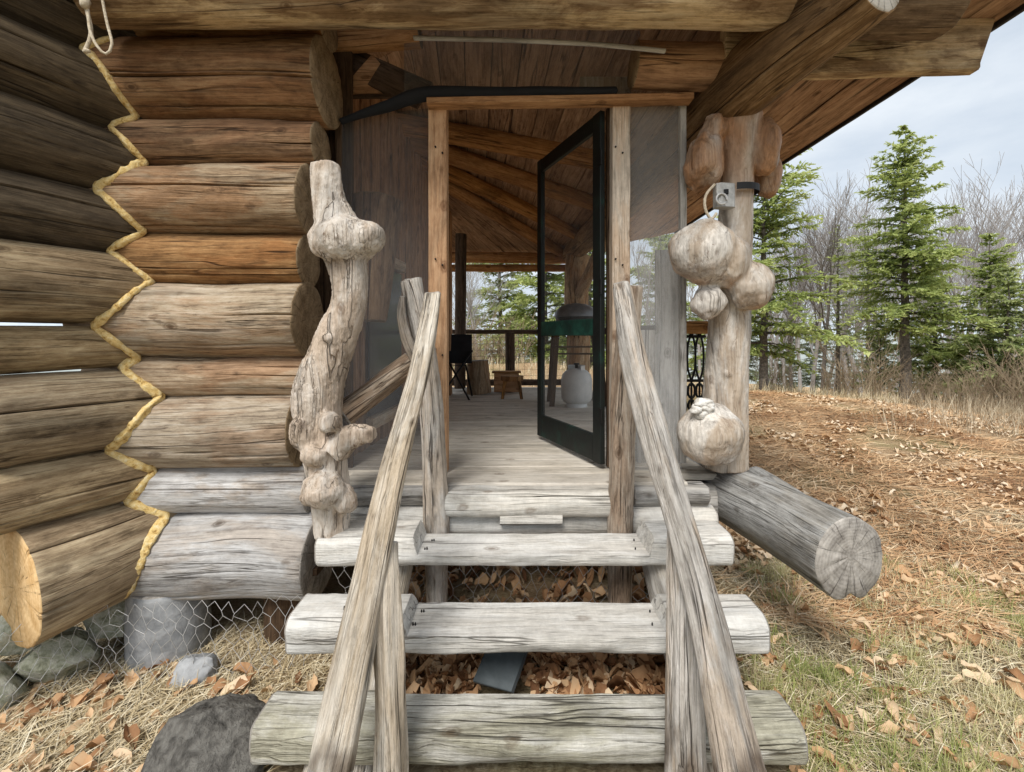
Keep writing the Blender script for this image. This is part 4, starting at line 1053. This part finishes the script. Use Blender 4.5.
# straw mat on both sides of the steps
x, y = wedge(30000, 1.25, 4.2, 700, 1180, 1.5); k = clear(x, y); x, y = x[k], y[k]; n = len(x)
blades('straw_litter', x, y, rs_.uniform(.04, .15, n), rs_.uniform(.002, .0045, n), np.abs(rs_.normal(0, .25, n)), beta(n, 2, 2), M['straw'], .008, seed=3)
x, y = wedge(16000, 1.25, 2.7, -160, 330, 1.0); k = clear(x, y); x, y = x[k], y[k]; n = len(x)
blades('straw_litter', x, y, rs_.uniform(.04, .16, n), rs_.uniform(.002, .005, n), np.abs(rs_.normal(0, .28, n)), beta(n, 2, 1.8), M['straw'], .008, seed=4)
x, y = wedge(48000, 2.5, 10.5, 690, 1150, 1.3); n = len(x)
pt_ = np.array([n1(a*.9, b*.9, 3)+.5*n1(a*2.6, b*2.6, 8) for a, b in zip(x, y)]); k = pt_ < rs_.normal(.28, .15, n); x, y, pt_ = x[k], y[k], pt_[k]; n = len(x)
blades('needle_litter', x, y, rs_.uniform(.07, .24, n), rs_.uniform(.003, .007, n)*(1+.12*y), np.abs(rs_.normal(0, .17, n)), np.clip(beta(n, 2, 2)*.6+.2+.55*pt_, 0, 1), M['needles'], .01, seed=5)
# green-yellow tufts of grass right of the steps
tx_, ty_ = wedge(560, 1.35, 3.2, 745, 1180, 1.1); gx, gy, gr_ = [], [], []
for a, b in zip(tx_, ty_):
    if n1(a*1.4, b*1.4, 3) < -.18: continue
    kk = rs_.randint(25, 60); sp0 = rs_.uniform(.02, .06); tint = np.clip(.5+.55*n1(a*1.1, b*1.1, 5)+rs_.normal(0, .12), 0, 1)
    gx.append(a+rs_.normal(0, sp0, kk)); gy.append(b+rs_.normal(0, sp0, kk)); gr_.append(np.clip(tint+rs_.normal(0, .15, kk), 0, 1))
x, y, r_ = np.concatenate(gx), np.concatenate(gy), np.concatenate(gr_); k = clear(x, y); x, y, r_ = x[k], y[k], r_[k]; n = len(x)
blades('grass', x, y, rs_.uniform(.05, .14, n), rs_.uniform(.002, .004, n), rs_.uniform(.3, 1.4, n), r_, M['grass'], 0, .6, seed=6)
# dry standing grass and stalks beyond the mound, right
x, y = wedge(7000, 6.5, 12.5, 860, 1250, 1.0); k = rs_.uniform(0, 1, len(x)) < np.clip((x/y*F+512-840)/160, .05, 1); x, y = x[k], y[k]; n = len(x)
blades('dry_grass', x, y, rs_.uniform(.1, .6, n), rs_.uniform(.003, .008, n), rs_.uniform(.7, 1.55, n), beta(n, 2, 2), M['stalk'], 0, .2, seed=7)
x, y = wedge(5000, 9.5, 13.5, 440, 900, 1.0); n = len(x)
blades('dry_grass', x, y, rs_.uniform(.1, .35, n), rs_.uniform(.005, .01, n), rs_.uniform(.6, 1.5, n), beta(n, 2, 2), M['straw'], 0, .2, seed=8)
# leaves
x, y = wedge(2600, 1.9, 3.1, 395, 690, 1.0); n = len(x)
k = (y > 1.95) & ((y < 2.42) | (rs_.uniform(0, 1, n) < .25)) & (np.hypot(x+.04, y-2.0) > .14); x, y = x[k], y[k]; n = len(x)
leaves('leaf_litter', x, y, GH(x, y)+rs_.uniform(0, .05, n), rs_.uniform(.04, .115, n), beta(n, 1.4, 1.5), M['leaf'], 9, .65)
x, y = wedge(700, 1.3, 4.5, 720, 1150, 1.4); k = clear(x, y); x, y = x[k], y[k]; n = len(x)
leaves('leaf_litter', x, y, GH(x, y)+.012, rs_.uniform(.04, .11, n), beta(n, 2.4, 1.6), M['leaf'], 10, .25)
x, y = wedge(130, 1.4, 2.35, 0, 320, .7); k = clear(x, y); x, y = x[k], y[k]; n = len(x)
leaves('leaf_litter', x, y, GH(x, y)+.012, rs_.uniform(.05, .12, n), beta(n, 2.2, 1.6), M['leaf'], 11, .3)
x, y = wedge(9000, 2.7, 9.5, 730, 1150, 1.0); k = np.array([n1(a*1.3, b*1.3, 6)+.4*n1(a*4, b*4) for a, b in zip(x, y)]) > rs_.normal(.2, .12, len(x)); x, y = x[k], y[k]; n = len(x)
leaves('wood_chips', x, y, GH(x, y)+.012, rs_.uniform(.02, .085, n)*(1+.07*y), beta(n, 2, 1.5), M['chip'], 12, .15)

# ================================================================== TREES
def tubes_np(segs, sides=5):
    """segs: list of (p, q, r0, r1) -> verts, faces"""
    vs = []; fs = []
    for (p, q, r0, r1) in segs:
        t = (q-p); 
        if t.length < 1e-5: continue
        t.normalize(); ref = V((0, 0, 1)) if abs(t.z) < .9 else V((1, 0, 0)); u = t.cross(ref).normalized(); w = t.cross(u); b = len(vs)
        for c, r in ((p, r0), (q, r1)):
            for k in range(sides): vs.append(c+(u*math.cos(6.2832*k/sides)+w*math.sin(6.2832*k/sides))*r)
        for k in range(sides): fs.append((b+k, b+(k+1) % sides, b+sides+(k+1) % sides, b+sides+k))
    return vs, fs
barkm = speckle('bark', [(.3, (.05, .042, .036)), (.55, (.15, .13, .11)), (.75, (.28, .25, .22))], 14, .95, .8)
barkpale = speckle('bark_pale', [(.3, (.24, .225, .215)), (.7, (.44, .42, .41))], 6, .95, .3)
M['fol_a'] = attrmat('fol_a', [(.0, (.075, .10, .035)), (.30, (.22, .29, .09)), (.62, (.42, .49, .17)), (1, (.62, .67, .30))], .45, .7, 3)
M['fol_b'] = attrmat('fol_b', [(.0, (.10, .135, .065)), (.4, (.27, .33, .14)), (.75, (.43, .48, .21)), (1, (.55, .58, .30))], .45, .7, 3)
M['fol_c'] = attrmat('fol_c', [(.0, (.13, .16, .10)), (.5, (.24, .28, .17)), (1, (.36, .39, .25))], .3, .8, 3)  # greyed foliage, distance haze put into the colour
def conifer_mesh(H, z0, W_, seed, dens=1.0, gaps=.1, droop=.25, profp=.8, leafs=.13, ragged=.35):
    """foliage sprays on whorled limbs; returns crown mesh data and limb segments"""
    r = random.Random(seed); rn = np.random.RandomState(seed); segs = []; C0 = []; D0 = []; U0 = []; LL_ = []; T0 = []
    z = z0
    while z < H:
        f = (z-z0)/(H-z0); nb = r.randint(4, 6) if f < .85 else 3
        Lm = W_*(1-f)**profp*(.75+.25*min(1, f*6))+.10
        a0 = r.uniform(0, 6.28)
        for b in range(nb):
            if r.random() < gaps: continue
            a = a0+b*6.283/nb+r.uniform(-.35, .35); L = Lm*r.uniform(1-ragged, 1.12)*(1+.35*n1(math.cos(a)*1.2+seed, math.sin(a)*1.2, z*.9))
            up = lerp(.0, .75, f)+r.uniform(-.22, .22); dr = droop*r.uniform(.6, 1.3)
            d = V((math.cos(a), math.sin(a), 0)); pr_ = V((0, 0, z)); prev = pr_; ns = max(3, int(L/.22))
            for k in range(1, ns+1):
                s = k/ns; p = V((0, 0, z))+d*(L*s)+V((0, 0, L*(up*s-dr*s*s)))
                segs.append((prev, p, .022*(1-s*.9)*(L/1.5+.3), .022*(1-(s+.1)*.9)*(L/1.5+.3)))
                if s > .22:
                    tl = (.20+.42*(1-s))*min(1.0, L*.6)+.1; side = V((-d.y, d.x, 0))
                    nt_ = max(3, int(6*dens))
                    for q in range(nt_):
                        sg = 1 if q % 2 else -1; base = prev.lerp(p, r.random())
                        td = (side*sg*r.uniform(.5, 1)+d*r.uniform(.35, 1.0)+V((0, 0, r.uniform(-.6, .3)))).normalized()
                        tlen = tl*r.uniform(.5, 1.1); m_ = max(2, int(tlen/.055*dens))
                        for e in range(m_):
                            C0.append(base+td*(tlen*(e+.5)/m_)); ld = (td+V((r.uniform(-.9, .9), r.uniform(-.9, .9), r.uniform(-.7, .6)))).normalized()
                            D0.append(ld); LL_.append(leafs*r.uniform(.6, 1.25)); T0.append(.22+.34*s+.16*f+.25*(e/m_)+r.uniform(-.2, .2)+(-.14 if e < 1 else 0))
                prev = p
        z += r.uniform(.20, .34)*(1-.45*f)/max(.6, dens**.3)
    n = len(C0); Cn = np.array([tuple(c) for c in C0]); Dn = np.array([tuple(c) for c in D0]); Ln = np.array(LL_)[:, None]
    up = np.array([0, 0, 1.0]); S = np.cross(Dn, up); S /= (np.linalg.norm(S, axis=1)[:, None]+1e-6); S += rn.normal(0, .35, (n, 3)); wd = Ln*.2
    vs = np.stack([Cn-Dn*Ln*.5, Cn+S*wd, Cn+Dn*Ln*.55, Cn-S*wd], 1).reshape(-1, 3)
    f = (np.arange(n)*4)[:, None]+np.array([0, 1, 2, 3])
    return vs, f, np.repeat(np.clip(T0, 0, 1), 4), segs
def conifer(name_cache, loc, H, label, mesh, mat, trunkr, group, rot=0, scale=1.0, cat='tree'):
    vs, f, rnd, segs, Hm = mesh
    t = thing('conifer_tree', label, cat, loc, group); t.rotation_euler = (0, 0, rot); t.scale = (scale,)*3
    key = name_cache
    if key not in CACHE:
        CACHE[key] = quads_object('crown', vs, f, rnd, mat)
        sg = [(V((.02*math.sin(k), .02*math.cos(k*2), Hm*k/14)), V((.02*math.sin(k+1), .02*math.cos(k*2+2), Hm*(k+1)/14)), trunkr*(1-k/14.5), trunkr*(1-(k+1)/14.5)) for k in range(14)]
        sg[0] = (V((0, 0, -.5)), sg[0][1], trunkr*1.35, sg[0][3])
        v2, f2 = tubes_np(sg, 10); v3, f3 = tubes_np(segs, 4)
        CACHE[key+'t'] = quads_object('trunk', [tuple(v) for v in v2]+[tuple(v) for v in v3], f2+[tuple(i+len(v2) for i in q) for q in f3], np.zeros(len(v2)+len(v3)), barkm)
        CACHE[key+'t'].polygons.foreach_set('use_smooth', [True]*len(CACHE[key+'t'].polygons))
    link('crown', CACHE[key], parent=t); link('trunk', CACHE[key+'t'], parent=t)
    return t
CACHE = {}
def mk(H, *a, **k): return (*conifer_mesh(H, *a, **k), H)
spruce = mk(8.6, 2.1, 2.15, 11, 1.7, .2, .22, .70, .12, .75)
hemlock = mk(8.0, 1.2, 2.7, 12, 1.45, .22, .30, .6, .13, .75)
thin = mk(9.0, 2.6, 1.3, 13, .8, .38, .45, .5, .13, .6)
fir = mk(5.5, .5, 2.1, 14, 1.6, .2, .22, .75, .115, .7)
young = mk(3.4, .15, 1.3, 15, 1.3, .08, .25, .85, .13)
def at(px, Y): return (px-512)*Y/F
def gz(x, y): return gheight(x, y)
def ctree(key, mesh, mat, px, Y, topy, label, tr=.14, rot=0, group='conifers around the clearing'):
    x = at(px, Y); zb = gz(x, Y); H = EYE-(topy-335)*Y/F-zb
    conifer(key, (x, Y, zb), mesh[4], label, mesh, M[mat], tr, group, rot, H/mesh[4])
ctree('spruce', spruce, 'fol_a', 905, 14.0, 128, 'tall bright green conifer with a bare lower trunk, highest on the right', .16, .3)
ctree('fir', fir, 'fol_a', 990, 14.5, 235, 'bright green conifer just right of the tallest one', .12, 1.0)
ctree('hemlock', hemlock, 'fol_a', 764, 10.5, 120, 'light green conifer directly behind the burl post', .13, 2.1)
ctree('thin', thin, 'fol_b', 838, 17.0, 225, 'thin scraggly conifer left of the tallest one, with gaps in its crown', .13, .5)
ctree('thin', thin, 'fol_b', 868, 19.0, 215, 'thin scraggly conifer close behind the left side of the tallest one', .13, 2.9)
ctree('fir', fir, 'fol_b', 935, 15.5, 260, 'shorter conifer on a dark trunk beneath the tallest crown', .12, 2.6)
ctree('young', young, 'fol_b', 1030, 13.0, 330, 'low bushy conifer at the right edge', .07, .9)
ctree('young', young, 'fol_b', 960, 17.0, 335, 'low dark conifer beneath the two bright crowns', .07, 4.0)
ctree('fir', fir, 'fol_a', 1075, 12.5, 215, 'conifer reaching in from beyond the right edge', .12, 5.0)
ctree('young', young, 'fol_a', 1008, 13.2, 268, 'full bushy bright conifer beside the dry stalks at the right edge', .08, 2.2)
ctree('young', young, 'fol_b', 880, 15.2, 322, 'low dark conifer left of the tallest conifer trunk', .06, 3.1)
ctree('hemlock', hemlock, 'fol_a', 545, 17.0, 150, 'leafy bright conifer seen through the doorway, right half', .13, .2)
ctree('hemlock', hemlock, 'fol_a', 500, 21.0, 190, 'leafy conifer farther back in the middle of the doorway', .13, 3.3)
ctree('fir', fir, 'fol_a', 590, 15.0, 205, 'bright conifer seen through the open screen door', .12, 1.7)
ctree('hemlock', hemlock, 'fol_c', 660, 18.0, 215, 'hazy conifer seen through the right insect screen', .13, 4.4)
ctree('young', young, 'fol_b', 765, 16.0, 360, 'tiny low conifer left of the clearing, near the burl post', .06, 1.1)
# hazy small conifers farther down the slope
k = 0
for px, Y, ty in ((745, 32, 300), (790, 34, 318), (815, 30, 322), (848, 28, 330), (880, 30, 322), (925, 30, 315), (955, 28, 330), (985, 33, 318), (1010, 27, 325), (1040, 30, 300), (700, 30, 300), (470, 33, 300), (520, 36, 290), (560, 30, 300), (615, 30, 290)):
    k += 1
    x = at(px, Y); zb = gz(x, Y); H = EYE-(ty-335)*Y/F-zb
    ky, ms = (('fc', fir), ('hc', hemlock))[k % 2]
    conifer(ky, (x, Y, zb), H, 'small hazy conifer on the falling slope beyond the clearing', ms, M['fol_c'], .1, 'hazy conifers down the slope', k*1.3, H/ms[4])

def bare_mesh(H, seed, spread=.5, depth=5, r0=.11, lean=.05):
    r = random.Random(seed); segs = []
    def grow(p, d, L, rad, lev):
        n = 4 if lev < 3 else 3; q = p
        for k in range(n):
            d = (d+V((r.uniform(-.13, .13), r.uniform(-.13, .13), r.uniform(-.02, .1)))).normalized(); q2 = q+d*(L/n)
            a, b = rad*(1-.45*k/n), rad*(1-.45*(k+1)/n); segs.append((q, q2, a, b)); q = q2
            if lev < depth and (k > 0 or lev > 0):
                for _ in range(1 if r.random() < .8 else 2):
                    ax = V((r.uniform(-1, 1), r.uniform(-1, 1), r.uniform(-.1, .5))).normalized()
                    nd = (d*(1-spread)+ax*spread+V((0, 0, .18))).normalized()
                    grow(q, nd, L*r.uniform(.42, .68), b*.58, lev+1)
        if lev < depth: grow(q, (d+V((r.uniform(-.3, .3), r.uniform(-.3, .3), .1))).normalized(), L*.6, rad*.5, lev+1)
    grow(V((0, 0, -.3)), V((lean, 0, 1)).normalized(), H*.52, r0, 0)
    v, f = tubes_np([(a, b, max(x, .006), max(y, .005)) for a, b, x, y in segs], 5)
    return [tuple(q) for q in v], f
bare = [bare_mesh(9, s, sp, 4, .12, ln) for s, sp, ln in ((21, .5, .05), (22, .42, -.04), (23, .55, .1), (24, .48, .0))]
for b in range(4):
    CACHE['b%d' % b] = quads_object('bare_tree', bare[b][0], bare[b][1], np.zeros(len(bare[b][0])), barkm)
    CACHE['p%d' % b] = quads_object('bare_tree', bare[b][0], bare[b][1], np.zeros(len(bare[b][0])), barkpale)
def btree(k, px, Y, topy, rot, label, group='leafless trees at the clearing edge', pale=False):
    x = at(px, Y); zb = gz(x, Y); me = CACHE[('p' if pale else 'b')+str(k)]; zs = max(v.co.z for v in me.vertices)
    s = (EYE-(topy-335)*Y/F-zb)/zs; o = link('bare_tree', me, (x, Y, zb)); o.scale = (s, s, s); o.rotation_euler = (0, 0, rot); tag(o, label, 'tree', group)
btree(0, 792, 13.5, 205, .2, 'leafless dark trunked tree standing nearest the mound, left')
btree(1, 822, 16.0, 190, 1.5, 'leafless tree between the dark trunked tree and the thin conifer')
btree(2, 878, 20.0, 160, 3.0, 'tall leafless tree behind the left flank of the tallest conifer', pale=True)
btree(3, 960, 19.0, 170, 4.4, 'leafless tree with arching twigs behind the right conifers', pale=True)
btree(1, 1003, 21.0, 185, 5.4, 'leafless tree at the far right edge', pale=True)
btree(2, 850, 26.0, 185, .9, 'pale leafless tree far behind the thin conifers', pale=True)
btree(0, 775, 24.0, 210, 2.2, 'pale leafless tree just right of the burl post', pale=True)
btree(3, 480, 14.5, 250, 2.7, 'pale leafless tree in the left of the doorway', pale=True)
btree(2, 462, 16.5, 240, .4, 'pale leafless tree at the doorway far left, behind the railing', pale=True)
btree(0, 648, 13.0, 215, 3.7, 'leafless tree behind the right insect screen', pale=True)
btree(3, 905, 30.0, 220, 1.2, 'pale leafless tree far behind the tallest conifer', pale=True)
# leafless shrubs
def shrub_mesh(seed):
    r = random.Random(seed); segs = []
    for k in range(26):
        p = V((r.uniform(-.25, .25), r.uniform(-.25, .25), -.05)); a = r.uniform(0, 6.28); d = V((math.cos(a)*.45, math.sin(a)*.45, 1)).normalized(); L = r.uniform(.5, 1.2)
        for j in range(5):
            q = p+d*(L/5); segs.append((p, q, .008*(1-j*.16), .008*(1-(j+1)*.16))); p = q
            d = (d+V((r.uniform(-.25, .25), r.uniform(-.25, .25), r.uniform(-.15, .1)))).normalized()
            for _ in range(2):
                e = (d+V((r.uniform(-.9, .9), r.uniform(-.9, .9), r.uniform(-.2, .5)))).normalized(); segs.append((p, p+e*r.uniform(.12, .35), .004, .002))
    v, f = tubes_np(segs, 4); return quads_object('shrub', [tuple(q) for q in v], f, np.zeros(len(v)), shrubm)
shrubm = speckle('twig', [(.3, (.16, .12, .08)), (.7, (.38, .30, .20))], 4, .95, 0)
for k, (px, Y, ty) in enumerate(((785, 18, 250), (800, 22, 215), (812, 27, 205), (835, 22, 200), (845, 30, 190), (862, 24, 175), (890, 27, 200), (925, 26, 215), (945, 24, 190), (975, 27, 185), (990, 22, 205), (1018, 26, 180), (770, 30, 225), (826, 34, 225), (872, 36, 230), (935, 36, 235), (700, 24, 240), (675, 28, 230))):
    btree(k % 4, px, Y, ty, k*1.9, 'pale grey leafless tree in the hazy stand beyond the clearing', 'hazy leafless trees beyond the clearing', pale=True)
SH = [shrub_mesh(s) for s in (31, 32, 33)]
spots = [(775, 12.5), (830, 13), (858, 12), (880, 14), (918, 11.5), (948, 12.5), (968, 10.5), (985, 12), (1003, 12.2), (1020, 11.5), (1040, 10.4), (925, 13.8), (470, 12.5), (490, 13.5), (515, 12.8), (460, 14)]
for k, (px, Y) in enumerate(spots):
    x = at(px, Y); o = link('shrub', SH[k % 3], (x, Y, gz(x, Y))); s = random.uniform(.8, 1.5); o.scale = (s, s, s); o.rotation_euler = (0, 0, k*1.7)
    tag(o, 'leafless twiggy shrub in the dry growth at the clearing edge', 'shrub', 'leafless shrubs at the clearing edge')

# ================================================================== LIGHT, SKY, CAMERA
w = bpy.data.worlds.new('World'); SC.world = w; w.use_nodes = True; nt = w.node_tree; nt.nodes.clear()
sky = nt.nodes.new('ShaderNodeTexSky'); sky.sky_type = 'NISHITA'; sky.sun_disc = False
ELEV, AZ = 52.0, 200.0     # sun behind the viewer, a little left
sky.sun_elevation = math.radians(ELEV); sky.sun_rotation = math.radians(AZ); sky.dust_density = 2.5
tc = nt.nodes.new('ShaderNodeTexCoord')
mp = nt.nodes.new('ShaderNodeMapping'); mp.inputs['Scale'].default_value = (1.2, 1.2, 3.2); nt.links.new(tc.outputs['Generated'], mp.inputs[0])
cl = nt.nodes.new('ShaderNodeTexNoise'); cl.inputs['Scale'].default_value = 2.4; cl.inputs['Detail'].default_value = 8; cl.inputs['Roughness'].default_value = .55
nt.links.new(mp.outputs[0], cl.inputs[0])
cf = ramp(nt, cl.outputs[0], [(.3, .75), (.7, 1.0)])
cc = ramp(nt, cl.outputs[0], [(.35, (6.0, 6.7, 7.5)), (.65, (7.3, 7.8, 8.3))])
mx = mixc(nt, cf, sky.outputs[0], cc)
bg = nt.nodes.new('ShaderNodeBackground'); bg.inputs[1].default_value = .124
nt.links.new(mx, bg.inputs[0]); wo = nt.nodes.new('ShaderNodeOutputWorld'); nt.links.new(bg.outputs[0], wo.inputs[0])
sl_ = bpy.data.lights.new('sun', 'SUN'); sl_.energy = 3.75; sl_.angle = math.radians(25); sl_.color = (1, .96, .9)
so = bpy.data.objects.new('sun', sl_); C.objects.link(so)
az, el = math.radians(AZ), math.radians(ELEV)
sdir = V((math.sin(az)*math.cos(el), math.cos(az)*math.cos(el), math.sin(el)))
so.rotation_euler = sdir.to_track_quat('Z', 'Y').to_euler(); so.location = (0, -3, 8)
cam = bpy.data.cameras.new('camera'); co_ = bpy.data.objects.new('camera', cam); C.objects.link(co_)
co_.location = (0, 0, EYE); co_.rotation_euler = (math.radians(90), 0, 0)
cam.sensor_width = 36; cam.lens = F/1024*36; cam.shift_y = -51/1024; cam.clip_start = .05; cam.clip_end = 2000
SC.camera = co_
SC.view_settings.view_transform = 'Standard'; SC.view_settings.look = 'None'; SC.view_settings.exposure = 0; SC.view_settings.gamma = 1
SC.cycles.max_bounces = 8; SC.cycles.transparent_max_bounces = 16
